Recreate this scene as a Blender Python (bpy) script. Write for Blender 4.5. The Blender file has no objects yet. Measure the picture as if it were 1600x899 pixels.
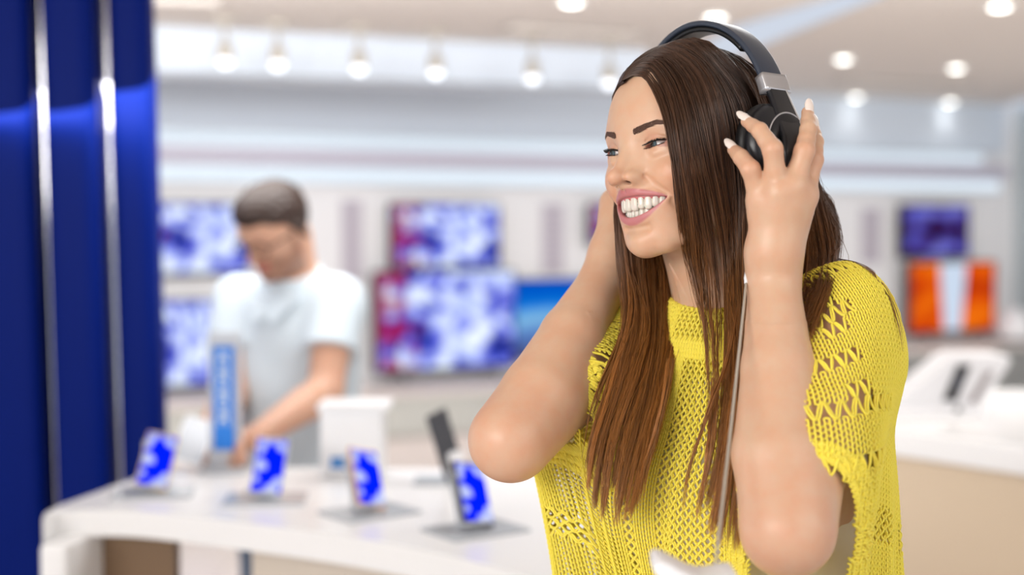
import bpy, math, random
import numpy as np
from mathutils import Vector, Matrix

# ---------------------------------------------------------------- camera, world, light, exposure
SC = bpy.context.scene
COL = SC.collection
W, H = 1600, 899
FPX = 50.0 / 36.0 * W
PITCH = math.radians(2.56)
CAM = np.array([0.0, 0.0, 1.5])
FWD = np.array([0.0, math.cos(PITCH), -math.sin(PITCH)])
UPV = np.array([0.0, math.sin(PITCH), math.cos(PITCH)])
RGT = np.array([1.0, 0.0, 0.0])

def at(px, py, d):
    """world point seen at photo pixel (px, py), d metres deep"""
    return CAM + FWD * d + RGT * ((px - W / 2) / FPX * d) - UPV * ((py - H / 2) / FPX * d)

cd = bpy.data.cameras.new('camera'); cam = bpy.data.objects.new('camera', cd); COL.objects.link(cam)
cd.lens = 50; cd.sensor_width = 36; cd.clip_start = 0.05; cd.clip_end = 100
cam.location = CAM; cam.rotation_euler = (math.pi / 2 - PITCH, 0, 0)
cd.dof.use_dof = True; cd.dof.focus_distance = 1.42; cd.dof.aperture_fstop = 2.2
cd.dof.aperture_blades = 0
SC.camera = cam
SC.view_settings.view_transform = 'Standard'
SC.view_settings.look = 'None'
SC.view_settings.exposure = 0.0
SC.view_settings.gamma = 1.0
SC.view_settings.use_curve_mapping = False
# world, and unseen area lights added to brighten the woman and the shop
wd = bpy.data.worlds.new('world'); SC.world = wd; wd.use_nodes = True
wd.node_tree.nodes['Background'].inputs[0].default_value = (0.90, 0.93, 1.0, 1)
wd.node_tree.nodes['Background'].inputs[1].default_value = 1.0
def area(name, loc, target, size, sy, power, color=(1, 1, 1)):
    L = bpy.data.lights.new(name, 'AREA'); L.shape = 'RECTANGLE'; L.size = size; L.size_y = sy; L.energy = power; L.color = color
    o = bpy.data.objects.new(name, L); COL.objects.link(o); o.location = loc
    d = np.array(target) - np.array(loc)
    o.rotation_euler = Vector(d).to_track_quat('-Z', 'Y').to_euler(); return o
area('added_area_light', (-1.9, -.9, 2.38), (.15, 1.5, 1.35), 2.0, 1.6, 120, (1, .97, .93))
area('added_area_light', (1.5, .2, 2.40), (.6, 1.4, .9), 1.6, 1.2, 22, (1, .96, .92))
area('added_area_light', (.6, 3.0, 2.38), (.4, 1.9, 1.4), 1.6, 1.0, 22, (.95, .98, 1))
area('added_area_light', (-1.2, 4.2, 2.38), (-1.0, 5.4, .9), 2.4, 2.0, 110, (1, .98, .96))
area('added_area_light', (2.8, 4.5, 2.38), (2.9, 6.0, .6), 2.4, 1.8, 85, (1, .98, .96))
area('added_area_light', (.2, 5.2, 2.40), (.4, 8.8, 1.2), 4.6, .5, 75, (1, .98, .97))
area('added_area_light', (4.6, 7.4, 2.38), (3.4, 8.9, .6), 1.6, 1.6, 60, (1, .98, .97))
# ---------------------------------------------------------------- helpers
def rgb(r, g, b):
    """sRGB 0..255 to linear"""
    def f(c):
        c /= 255.0
        return c / 12.92 if c <= 0.04045 else ((c + 0.055) / 1.055) ** 2.4
    return (f(r), f(g), f(b), 1.0)

def mat(name, color=(0.8, 0.8, 0.8, 1), rough=0.5, metal=0.0, **kw):
    m = bpy.data.materials.new(name); m.use_nodes = True
    b = m.node_tree.nodes['Principled BSDF']
    b.inputs['Base Color'].default_value = color
    b.inputs['Roughness'].default_value = rough
    b.inputs['Metallic'].default_value = metal
    for k, v in kw.items():
        b.inputs[k.replace('_', ' ')].default_value = v
    return m

def emis(name, color, strength):
    m = bpy.data.materials.new(name); m.use_nodes = True
    nt = m.node_tree; nt.nodes.clear()
    e = nt.nodes.new('ShaderNodeEmission'); o = nt.nodes.new('ShaderNodeOutputMaterial')
    e.inputs[0].default_value = color; e.inputs[1].default_value = strength
    nt.links.new(e.outputs[0], o.inputs[0])
    return m

def mesh_obj(name, V, F, material=None, parent=None, smooth=True, attr=None, sizes=None):
    """V (n,3); F an (m,k) array, or a flat index list with sizes"""
    me = bpy.data.meshes.new(name)
    V = np.asarray(V, dtype=np.float32)
    if sizes is None:
        F = np.asarray(F, dtype=np.int32); k = F.shape[1]; m = len(F)
        flat = F.ravel(); st = np.arange(0, m * k, k, dtype=np.int32)
    else:
        flat = np.asarray(F, dtype=np.int32); sizes = np.asarray(sizes, dtype=np.int32); m = len(sizes)
        st = np.concatenate([[0], np.cumsum(sizes)[:-1]]).astype(np.int32)
    me.vertices.add(len(V)); me.vertices.foreach_set('co', V.ravel())
    me.loops.add(len(flat)); me.loops.foreach_set('vertex_index', flat)
    me.polygons.add(m); me.polygons.foreach_set('loop_start', st)
    me.update(calc_edges=True)
    me.polygons.foreach_set('use_smooth', np.full(m, smooth, dtype=bool))
    if attr is not None:
        for nm, arr in attr.items():
            arr = np.asarray(arr, dtype=np.float32)
            if arr.ndim == 1:
                a = me.attributes.new(nm, 'FLOAT', 'POINT'); a.data.foreach_set('value', arr)
            else:
                a = me.attributes.new(nm, 'FLOAT_COLOR', 'POINT'); a.data.foreach_set('color', arr.ravel())
    me.validate()
    o = bpy.data.objects.new(name, me); COL.objects.link(o)
    if material: me.materials.append(material)
    if parent is not None:
        o.parent = parent; o.matrix_parent_inverse = wmat(parent).inverted()
    return o
def wmat(o):
    m = o.matrix_basis.copy()
    return m if o.parent is None else wmat(o.parent) @ o.matrix_parent_inverse @ m

class MB:
    """collects shapes into one mesh"""
    def __init__(s): s.V = []; s.F = []; s.S = []; s.n = 0
    def add(s, V, faces):
        s.V.append(np.asarray(V, dtype=float).reshape(-1, 3))
        for f in faces:
            s.F.extend([i + s.n for i in f]); s.S.append(len(f))
        s.n += len(s.V[-1])
        return s
    def addq(s, V, Q):
        V = np.asarray(V, dtype=float).reshape(-1, 3); Q = np.asarray(Q)
        s.V.append(V); s.F.extend((Q + s.n).ravel().tolist()); s.S.extend([Q.shape[1]] * len(Q)); s.n += len(V)
        return s
    def box(s, c, size, M=None, bevel=0.0):
        hx, hy, hz = [v / 2 for v in size]
        if bevel <= 0:
            P = np.array([[x, y, z] for x in (-hx, hx) for y in (-hy, hy) for z in (-hz, hz)])
            Fc = [(0, 1, 3, 2), (4, 6, 7, 5), (0, 4, 5, 1), (2, 3, 7, 6), (0, 2, 6, 4), (1, 5, 7, 3)]
        else:
            b = min(bevel, hx * .95, hy * .95, hz * .95)
            import bmesh
            bm = bmesh.new(); bmesh.ops.create_cube(bm, size=1)
            for v in bm.verts: v.co = Vector((v.co.x * hx * 2, v.co.y * hy * 2, v.co.z * hz * 2))
            bmesh.ops.bevel(bm, geom=bm.edges[:], offset=b, segments=3, affect='EDGES', profile=0.5)
            bm.verts.ensure_lookup_table(); bm.verts.index_update()
            P = np.array([v.co[:] for v in bm.verts]); Fc = [[v.index for v in f.verts] for f in bm.faces]; bm.free()
        if M is not None: P = P @ np.asarray(M).T
        return s.add(P + np.asarray(c), Fc)
    def tube(s, pts, r, n=10, caps=True, flat=None):
        P = np.asarray(pts, dtype=float); m = len(P)
        r = np.full(m, r) if np.isscalar(r) else np.asarray(r)
        T = np.gradient(P, axis=0); T /= np.linalg.norm(T, axis=1)[:, None] + 1e-12
        up = np.array([0, 0, 1.0]) if flat is None else np.asarray(flat, float)
        if abs(T[0] @ up) > .95: up = np.array([1.0, 0, 0])
        A = up - (up @ T[0]) * T[0]; A /= np.linalg.norm(A)
        rings = []
        for i in range(m):
            A = A - (A @ T[i]) * T[i]; A /= np.linalg.norm(A) + 1e-12
            B = np.cross(T[i], A)
            a = np.arange(n) * 2 * np.pi / n
            rings.append(P[i] + r[i] * (np.cos(a)[:, None] * A + np.sin(a)[:, None] * B))
        V = np.concatenate(rings)
        Fc = [(i * n + j, i * n + (j + 1) % n, (i + 1) * n + (j + 1) % n, (i + 1) * n + j) for i in range(m - 1) for j in range(n)]
        if caps: Fc += [tuple(range(n))[::-1], tuple((m - 1) * n + j for j in range(n))]
        return s.add(V, Fc)
    def lathe(s, prof, c=(0, 0, 0), n=32, M=None):
        """prof: list of (r, z)"""
        prof = np.asarray(prof, float); m = len(prof); a = np.arange(n) * 2 * np.pi / n
        V = np.stack([np.outer(prof[:, 0], np.cos(a)), np.outer(prof[:, 0], np.sin(a)), np.repeat(prof[:, 1:2], n, 1)], -1).reshape(-1, 3)
        Fc = [(i * n + j, i * n + (j + 1) % n, (i + 1) * n + (j + 1) % n, (i + 1) * n + j) for i in range(m - 1) for j in range(n)]
        Fc += [tuple(range(n))[::-1], tuple((m - 1) * n + j for j in range(n))]
        if M is not None: V = V @ np.asarray(M).T
        return s.add(V + np.asarray(c), Fc)
    def prism(s, poly, z0, z1, M=None, c=(0, 0, 0)):
        poly = np.asarray(poly, float); n = len(poly)
        V = np.concatenate([np.c_[poly, np.full(n, z0)], np.c_[poly, np.full(n, z1)]])
        if M is not None: V = V @ np.asarray(M).T
        Fc = [tuple(range(n))[::-1], tuple(range(n, 2 * n))] + [(i, (i + 1) % n, n + (i + 1) % n, n + i) for i in range(n)]
        return s.add(V + np.asarray(c), Fc)
    def build(s, name, material=None, parent=None, smooth=False, bevel=0.0):
        o = mesh_obj(name, np.concatenate(s.V), s.F, material, parent, smooth, sizes=s.S)
        if smooth == 'auto' or bevel:
            pass
        if bevel:
            md = o.modifiers.new('bevel', 'BEVEL'); md.width = bevel; md.segments = 3; md.limit_method = 'ANGLE'
            md.angle_limit = math.radians(40)
            o.data.polygons.foreach_set('use_smooth', np.ones(len(o.data.polygons), dtype=bool))
            md2 = o.modifiers.new('wn', 'WEIGHTED_NORMAL'); md2.keep_sharp = True
        return o

def tag(o, label=None, cat=None, group=None, kind=None):
    if label: o['label'] = label
    if cat: o['category'] = cat
    if group: o['group'] = group
    if kind: o['kind'] = kind
    return o

def empty(name, loc=(0, 0, 0), rz=0.0):
    o = bpy.data.objects.new(name, None); COL.objects.link(o); o.location = loc; o.rotation_euler = (0, 0, rz)
    o.empty_display_size = 0.05
    return o

def copy_tree(o, parent=None):
    c = o.copy(); COL.objects.link(c)
    if parent is not None: c.parent = parent
    for ch in list(o.children): copy_tree(ch, c)
    return c

def catmull(P, n, closed=False):
    """resample control points (m, k) to n points"""
    P = np.asarray(P, float); m = len(P)
    t = np.linspace(0, m if closed else m - 1, n, endpoint=not closed)
    i = np.floor(t).astype(int)
    if not closed: i = np.minimum(i, m - 2)
    f = (t - i)[:, None]
    g = (lambda k: P[k % m]) if closed else (lambda k: P[np.clip(k, 0, m - 1)])
    p0, p1, p2, p3 = g(i - 1), g(i), g(i + 1), g(i + 2)
    return 0.5 * (2 * p1 + (p2 - p0) * f + (2 * p0 - 5 * p1 + 4 * p2 - p3) * f ** 2 + (3 * p1 - p0 - 3 * p2 + p3) * f ** 3)

# ---- implicit surfaces
def smin(a, b, k):
    k = k * 1.5; h = np.maximum(k - np.abs(a - b), 0.0) / k
    return np.minimum(a, b) - h * h * h * k / 6.0
def smax(a, b, k): return -smin(-a, -b, k)
def s_ell(P, c, r):
    q = P - np.asarray(c, np.float32); r = np.asarray(r, np.float32)
    k0 = np.sqrt(np.sum((q / r) ** 2, -1)) + 1e-9
    k1 = np.sqrt(np.sum((q / (r * r)) ** 2, -1)) + 1e-9
    return k0 * (k0 - 1.0) / k1
def s_sph(P, c, r):
    return np.sqrt(np.sum((P - np.asarray(c, np.float32)) ** 2, -1)) - r
def s_cone(P, a, b, ra, rb):
    """capsule whose radius runs from ra to rb"""
    a = np.asarray(a, np.float32); b = np.asarray(b, np.float32); ba = b - a
    h = np.clip(((P - a) @ ba) / (ba @ ba + 1e-12), 0, 1)
    q = P - a - h[..., None] * ba
    return np.sqrt(np.sum(q * q, -1)) - (ra + (rb - ra) * h)
def s_chain(P, pts, rad, k=0.0):
    d = None
    for i in range(len(pts) - 1):
        c = s_cone(P, pts[i], pts[i + 1], rad[i], rad[i + 1])
        d = c if d is None else (smin(d, c, k) if k else np.minimum(d, c))
    return d

def surface(f, xs, ys, zs, project=2, eps=0.0004):
    """naive surface nets of f < 0 on the rectilinear grid xs, ys, zs, evaluated only near the surface"""
    B = 4
    def pad(a):
        a = np.asarray(a, float)
        while (len(a) - 1) % B: a = np.append(a, a[-1] + (a[-1] - a[-2]))
        return a
    xs, ys, zs = pad(xs), pad(ys), pad(zs)
    nx, ny, nz = len(xs), len(ys), len(zs)
    bx, by, bz = (nx - 1) // B, (ny - 1) // B, (nz - 1) // B
    cx = (xs[0:-1:B] + xs[B::B]) / 2; hx = (xs[B::B] - xs[0:-1:B]) / 2
    cy = (ys[0:-1:B] + ys[B::B]) / 2; hy = (ys[B::B] - ys[0:-1:B]) / 2
    cz = (zs[0:-1:B] + zs[B::B]) / 2; hz = (zs[B::B] - zs[0:-1:B]) / 2
    C = np.stack(np.meshgrid(cx, cy, cz, indexing='ij'), -1).reshape(-1, 3).astype(np.float32)
    HD = np.sqrt(np.add.outer(np.add.outer(hx ** 2, hy ** 2), hz ** 2)).ravel()
    fc = np.concatenate([f(C[i:i + 400000]) for i in range(0, len(C), 400000)])
    V = np.repeat(np.repeat(np.repeat(fc.reshape(bx, by, bz), B, 0), B, 1), B, 2)
    V = np.pad(V, ((0, 1), (0, 1), (0, 1)), mode='edge').astype(np.float32)
    act = np.nonzero(np.abs(fc) < HD * 1.35 + 0.001)[0]
    o = np.arange(B + 1); ox, oy, oz = [a.ravel() for a in np.meshgrid(o, o, o, indexing='ij')]
    for s in range(0, len(act), 3000):
        a = act[s:s + 3000]
        i, j, k = np.unravel_index(a, (bx, by, bz))
        I = (i[:, None] * B + ox).ravel(); J = (j[:, None] * B + oy).ravel(); K = (k[:, None] * B + oz).ravel()
        V[I, J, K] = f(np.stack([xs[I], ys[J], zs[K]], -1).astype(np.float32))
    inn = V < 0
    c8 = np.zeros((nx - 1, ny - 1, nz - 1), np.uint8)
    for dx in (0, 1):
        for dy in (0, 1):
            for dz in (0, 1):
                c8 += inn[dx:nx - 1 + dx, dy:ny - 1 + dy, dz:nz - 1 + dz]
    ai = np.nonzero((c8 > 0) & (c8 < 8))
    idx = np.full(c8.shape, -1, np.int32); idx[ai] = np.arange(len(ai[0]))
    i, j, k = ai
    acc = np.zeros((len(i), 3)); cnt = np.zeros(len(i))
    cor = [(0, 0, 0), (1, 0, 0), (0, 1, 0), (1, 1, 0), (0, 0, 1), (1, 0, 1), (0, 1, 1), (1, 1, 1)]
    for a in range(8):
        for b in range(a + 1, 8):
            if sum(abs(cor[a][q] - cor[b][q]) for q in range(3)) != 1: continue
            A, Bc = cor[a], cor[b]
            va = V[i + A[0], j + A[1], k + A[2]]; vb = V[i + Bc[0], j + Bc[1], k + Bc[2]]
            m = (va < 0) != (vb < 0)
            t = np.where(m, va / np.where(m, va - vb, 1), 0)
            pa = np.stack([xs[i + A[0]], ys[j + A[1]], zs[k + A[2]]], -1)
            pb = np.stack([xs[i + Bc[0]], ys[j + Bc[1]], zs[k + Bc[2]]], -1)
            acc += np.where(m[:, None], pa + (pb - pa) * t[:, None], 0); cnt += m
    P = acc / cnt[:, None]
    quads = []
    e = inn[1:] != inn[:-1]
    x, y, z = np.nonzero(e[:, 1:-1, 1:-1]); y += 1; z += 1
    q = np.stack([idx[x, y - 1, z - 1], idx[x, y, z - 1], idx[x, y, z], idx[x, y - 1, z]], -1)
    fl = ~inn[x, y, z]; q[fl] = q[fl][:, ::-1]; quads.append(q)
    e = inn[:, 1:] != inn[:, :-1]
    x, y, z = np.nonzero(e[1:-1, :, 1:-1]); x += 1; z += 1
    q = np.stack([idx[x - 1, y, z - 1], idx[x - 1, y, z], idx[x, y, z], idx[x, y, z - 1]], -1)
    fl = ~inn[x, y, z]; q[fl] = q[fl][:, ::-1]; quads.append(q)
    e = inn[:, :, 1:] != inn[:, :, :-1]
    x, y, z = np.nonzero(e[1:-1, 1:-1, :]); x += 1; y += 1
    q = np.stack([idx[x - 1, y - 1, z], idx[x, y - 1, z], idx[x, y, z], idx[x - 1, y, z]], -1)
    fl = ~inn[x, y, z]; q[fl] = q[fl][:, ::-1]; quads.append(q)
    Q = np.concatenate(quads); Q = Q[(Q >= 0).all(1)]
    P = P.astype(np.float32)
    for _ in range(project):
        out = []
        for s in range(0, len(P), 200000):
            p = P[s:s + 200000]; f0 = f(p); g = np.zeros_like(p)
            for a in range(3):
                d = np.zeros(3, np.float32); d[a] = eps
                g[:, a] = (f(p + d) - f0) / eps
            n2 = np.sum(g * g, -1) + 1e-3
            st = np.clip(f0 / n2, -0.0012, 0.0012)
            out.append(p - 0.9 * st[:, None] * g)
        P = np.concatenate(out)
    return P, Q

def grade(segs):
    """grid coordinates: segs = [(x0, step), (x1, step), ..., (xn, None)] with smooth steps"""
    xs = [segs[0][0]]
    pos = [s[0] for s in segs]; st = [s[1] for s in segs]; st[-1] = st[-2]
    while xs[-1] < pos[-1]:
        xs.append(xs[-1] + float(np.interp(xs[-1], pos, st)))
    return np.array(xs)
# ---------------------------------------------------------------- the shop: shell
def on_z(px, py, z):
    r = FWD + RGT * ((px - W / 2) / FPX) - UPV * ((py - H / 2) / FPX)
    return CAM + r * ((z - CAM[2]) / r[2])
def struct(o): o['kind'] = 'structure'; return o
CZ = 2.44
WA = at(240, 400, 8.3)[:2]; WB = at(1550, 400, 11.3)[:2]
WD = (WB - WA) / np.linalg.norm(WB - WA); WN = np.array([WD[1], -WD[0]])        # along the wall; out of the wall towards the shop
def wp(px, py):
    """point of the TV wall seen at the pixel"""
    r = FWD + RGT * ((px - W / 2) / FPX) - UPV * ((py - H / 2) / FPX)
    t = ((WA - CAM[:2]) @ WN) / (r[:2] @ WN); return CAM + r * t
def frame(origin_xy, along, normal):
    """matrix whose columns are along the wall, out of the wall, up"""
    return np.array([[along[0], normal[0], 0], [along[1], normal[1], 0], [0, 0, 1.0]])
WM = frame(WA, WD, WN)
m_wall = mat('wall_paint', rgb(234, 234, 236), .7)
m_upper = mat('upper_wall_paint', rgb(206, 216, 228), .6)
m_ceil = mat('ceiling_paint', rgb(222, 214, 206), .8)
m_floor = mat('floor_tile', rgb(205, 196, 190), .25)
nt = m_floor.node_tree; tc = nt.nodes.new('ShaderNodeTexCoord'); br = nt.nodes.new('ShaderNodeTexBrick')
br.inputs['Scale'].default_value = 1.6; br.offset = 0; br.inputs['Mortar Size'].default_value = .004
br.inputs['Color1'].default_value = rgb(214, 204, 198); br.inputs['Color2'].default_value = rgb(210, 200, 194); br.inputs['Mortar'].default_value = rgb(170, 162, 156)
nt.links.new(tc.outputs['Object'], br.inputs['Vector']); nt.links.new(br.outputs['Color'], nt.nodes['Principled BSDF'].inputs['Base Color'])
struct(MB().box((1.0, 4.5, -.05), (13, 15.5, .1)).build('floor', m_floor))
struct(MB().box((1.0, 4.5, CZ + .05), (13, 15.5, .1)).build('ceiling', m_ceil))
a0 = WA - WD * 2.6; a1 = wp(1584, 400)[:2]
L = np.linalg.norm(a1 - a0); c = (a0 + a1) / 2 - WN * .06
struct(MB().box((*c, CZ / 2), (L, .12, CZ), WM).build('wall_back', m_wall))
# right wall runs from the corner towards the shop
rd = np.array([.35, -1.0]); rd /= np.linalg.norm(rd); rn = np.array([-rd[1], rd[0]]); b1 = a1 + rd * 7
c = (a1 + b1) / 2 + np.array([.94, .33]) * .06
struct(MB().box((*c, CZ / 2), (7.0, .12, CZ), frame(None, rd, rn)).build('wall_right', mat('side_wall_paint', rgb(190, 200, 204), .7)))
# bulkhead in front of the wall, with a grey strip standing for the shade along its foot
B0 = at(240, 400, 6.8)[:2]; B1 = at(1010, 400, 7.75)[:2]; BDr = (B1 - B0) / np.linalg.norm(B1 - B0); BN = np.array([BDr[1], -BDr[0]])
B0 = B0 - BDr * 2.5; BM = frame(None, BDr, BN); Lb = np.linalg.norm(B1 - B0)
c = (B0 + B1) / 2 - BN * .10
struct(MB().box((*c, (CZ + 2.205) / 2), (Lb, .2, CZ - 2.205), BM).build('trim_1', m_upper))
struct(MB().box((*((B0 + B1) / 2 + BN * .012), 2.215), (Lb, .03, .022), BM).build('shade_strip', mat('shade_grey', rgb(150, 155, 160), .5)))
# upper field of the wall behind
u0, u1 = WA - WD * 2.5, wp(1560, 300)[:2]; Lu = np.linalg.norm(u1 - u0)
struct(MB().box((*((u0 + u1) / 2 + WN * .03), 2.25), (Lu, .06, .38), WM).build('trim_3', m_upper))
struct(MB().box((*((u0 + u1) / 2 + WN * .05), 1.905), (Lu, .10, .10), WM).build('trim_4', mat('lilac_fascia', rgb(190, 186, 200), .5)))
# linear lights on the wall
e_lin = emis('light_box_glow', (.80, .90, 1.0, 1), 1.05)
m_alu = mat('aluminium', rgb(200, 203, 208), .35, .8)
def linear(zc, h, px1, label, st):
    q1 = wp(px1, 260)[:2]; q0 = WA - WD * 2.4; Ll = np.linalg.norm(q1 - q0); cc = (q0 + q1) / 2
    r = empty('linear_wall_light', (*(cc), zc - h / 2)); tag(r, label, 'light', 'linear light boxes along the wall')
    MB().box((*(cc + WN * .05), zc), (Ll + .02, .08, h + .02), WM).build('housing', m_alu, r)
    MB().box((*(cc + WN * .10), zc), (Ll, .07, h), WM, .02).build('diffuser', st, r)
linear(1.795, .085, 1545, 'lower and brighter of the two long glowing light boxes above the televisions', e_lin)
linear(2.005, .075, 1518, 'upper of the two long glowing light boxes, just over the lilac fascia', emis('light_box_glow_soft', (.80, .90, 1.0, 1), .95))
# the lit ceiling cove, a recessed glowing channel
def ceil_quad(name, pts, m, z0, z1):
    P = [on_z(px, py, CZ)[:2] for px, py in pts]
    return MB().prism(P, z0, z1).build(name, m)
o = ceil_quad('cove_light', [(1020, 118), (1135, 90), (1385, -12), (1325, -12), (1150, 40)], emis('cove_glow', (.80, .87, 1.0, 1), .80), CZ - .012, CZ - .002)
tag(o, 'pale glowing light channel running diagonally across the ceiling above the headphones', 'light')
o = ceil_quad('cove_light', [(1500, 186), (1610, 152), (1610, 170), (1530, 190)], emis('cove_glow_dim', (.80, .87, 1.0, 1), .72), CZ - .012, CZ - .002)
tag(o, 'pale glowing ceiling channel at the far right above the grey side wall', 'light')
# downlights
m_ring = mat('lamp_ring', rgb(235, 235, 232), .4)
e_spot = emis('downlight_glow', (1.0, .99, .93, 1), 7.0)
where = ['above the track lights, cut by the top edge of the photo', 'directly over the top of the headband', 'in the top right corner of the photo',
         'in the middle row, left one, closest to the silver hinge', 'right one of the middle pair over the blue television', 'left one of the farthest pair', 'right one of the farthest pair']
def downlight(px, py, lab, r=.045):
    p = on_z(px, py, CZ - .01)
    t = empty('ceiling_downlight', (p[0], p[1], CZ - .012)); tag(t, 'round white ceiling downlight ' + lab, 'light', 'round ceiling downlights')
    MB().lathe([(r * 1.35, .0), (r * 1.35, .010), (r * 1.0, .0105), (r, .001)], (p[0], p[1], CZ - .012)).build('trim_ring', m_ring, t, True)
    MB().lathe([(r * .98, 0), (r * .9, -.012), (r * .5, -.018), (.002, -.02)][::-1], (p[0], p[1], CZ - .002)).build('lamp', e_spot, t, True)
    ld = bpy.data.lights.new('downlight', 'SPOT'); ld.energy = 5 if py < 120 else 1.5; ld.spot_size = 1.9; ld.spot_blend = .6; ld.shadow_soft_size = .05; ld.color = (1, .96, .9)
    lo = bpy.data.objects.new('bulb', ld); COL.objects.link(lo); lo.location = (0, 0, -.03); lo.parent = t
for (px, py), lab in zip([(893, 4), (1118, 28), (1562, 11), (1318, 93), (1494, 107), (1338, 152), (1485, 160)], where):
    downlight(px, py, lab)
# air slots
m_dark = mat('slot_dark', rgb(150, 145, 140), .8)
def slot(pts, lab):
    P = [on_z(px, py, CZ - .004) for px, py in pts]; a = (P[0] + P[3]) / 2; b = (P[1] + P[2]) / 2; wd_ = np.linalg.norm((P[0] - P[3])[:2]) 
    d = (b - a)[:2]; Ls = np.linalg.norm(d); d /= Ls; M = frame(None, d, np.array([-d[1], d[0]])); c = (a + b) / 2; wd_ = .16
    t = empty('air_vent', (c[0], c[1], CZ - .01)); tag(t, lab, 'vent', 'slot vents in the ceiling')
    MB().box((c[0], c[1], CZ - .004), (Ls, wd_, .01), M).build('frame', m_dark, t)
    for k in range(3):
        q = c[:2] + np.array([-d[1], d[0]]) * (k - 1) * .045
        MB().box((q[0], q[1], CZ - .012), (Ls * .97, .012, .010), M).build('slat', m_ceil, t)
slot([(790, 38), (1000, 46), (1000, 62), (790, 44)], 'long grey slot vent in the ceiling left of the headband')
slot([(1310, 118), (1515, 128), (1515, 140), (1310, 130)], 'long grey slot vent between the two rows of downlights on the right')
slot([(235, -6), (345, -2), (345, 6), (235, 2)], 'grey slot vent cut by the top edge of the photo beside the blue column')
# track lights under the bulkhead
m_track = mat('track_bronze', rgb(176, 170, 160), .5, .3)
e_tr = emis('track_lamp_glow', (.93, .95, 1, 1), 2.6)
for k, (px, py) in enumerate([(352, 99), (434, 103), (561, 110), (681, 116), (832, 125), (952, 132)]):
    D = 6.5 + (px - 352) * .0013; p = at(px, py, D)
    t = empty('track_spotlight', (p[0], p[1], CZ - .002))
    tag(t, ['leftmost ceiling spotlight, nearest the blue column', 'second ceiling spotlight from the blue column, close to the first', 'third ceiling spotlight from the left in front of the bulkhead', 'fourth ceiling spotlight from the left in front of the bulkhead', 'fifth ceiling spotlight from the left in front of the bulkhead', 'last ceiling spotlight, beside the woman\'s forehead'][k], 'light', 'spotlights hanging along the bulkhead')
    MB().box((p[0], p[1], CZ - .012), (.10, .05, .022), None, .004).build('mount', m_track, t)
    MB().tube([(p[0], p[1], CZ - .02), (p[0], p[1], p[2] + .09)], .010).build('stem', m_track, t, True)
    MB().lathe([(.012, .10), (.034, .09), (.036, .02), (.032, .012)], p, 24).build('lamp_head', m_track, t, True)
    MB().lathe([(.002, -.02), (.020, -.014), (.030, 0), (.033, .014), (.002, .016)], p, 24).build('lamp', e_tr, t, True)

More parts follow.
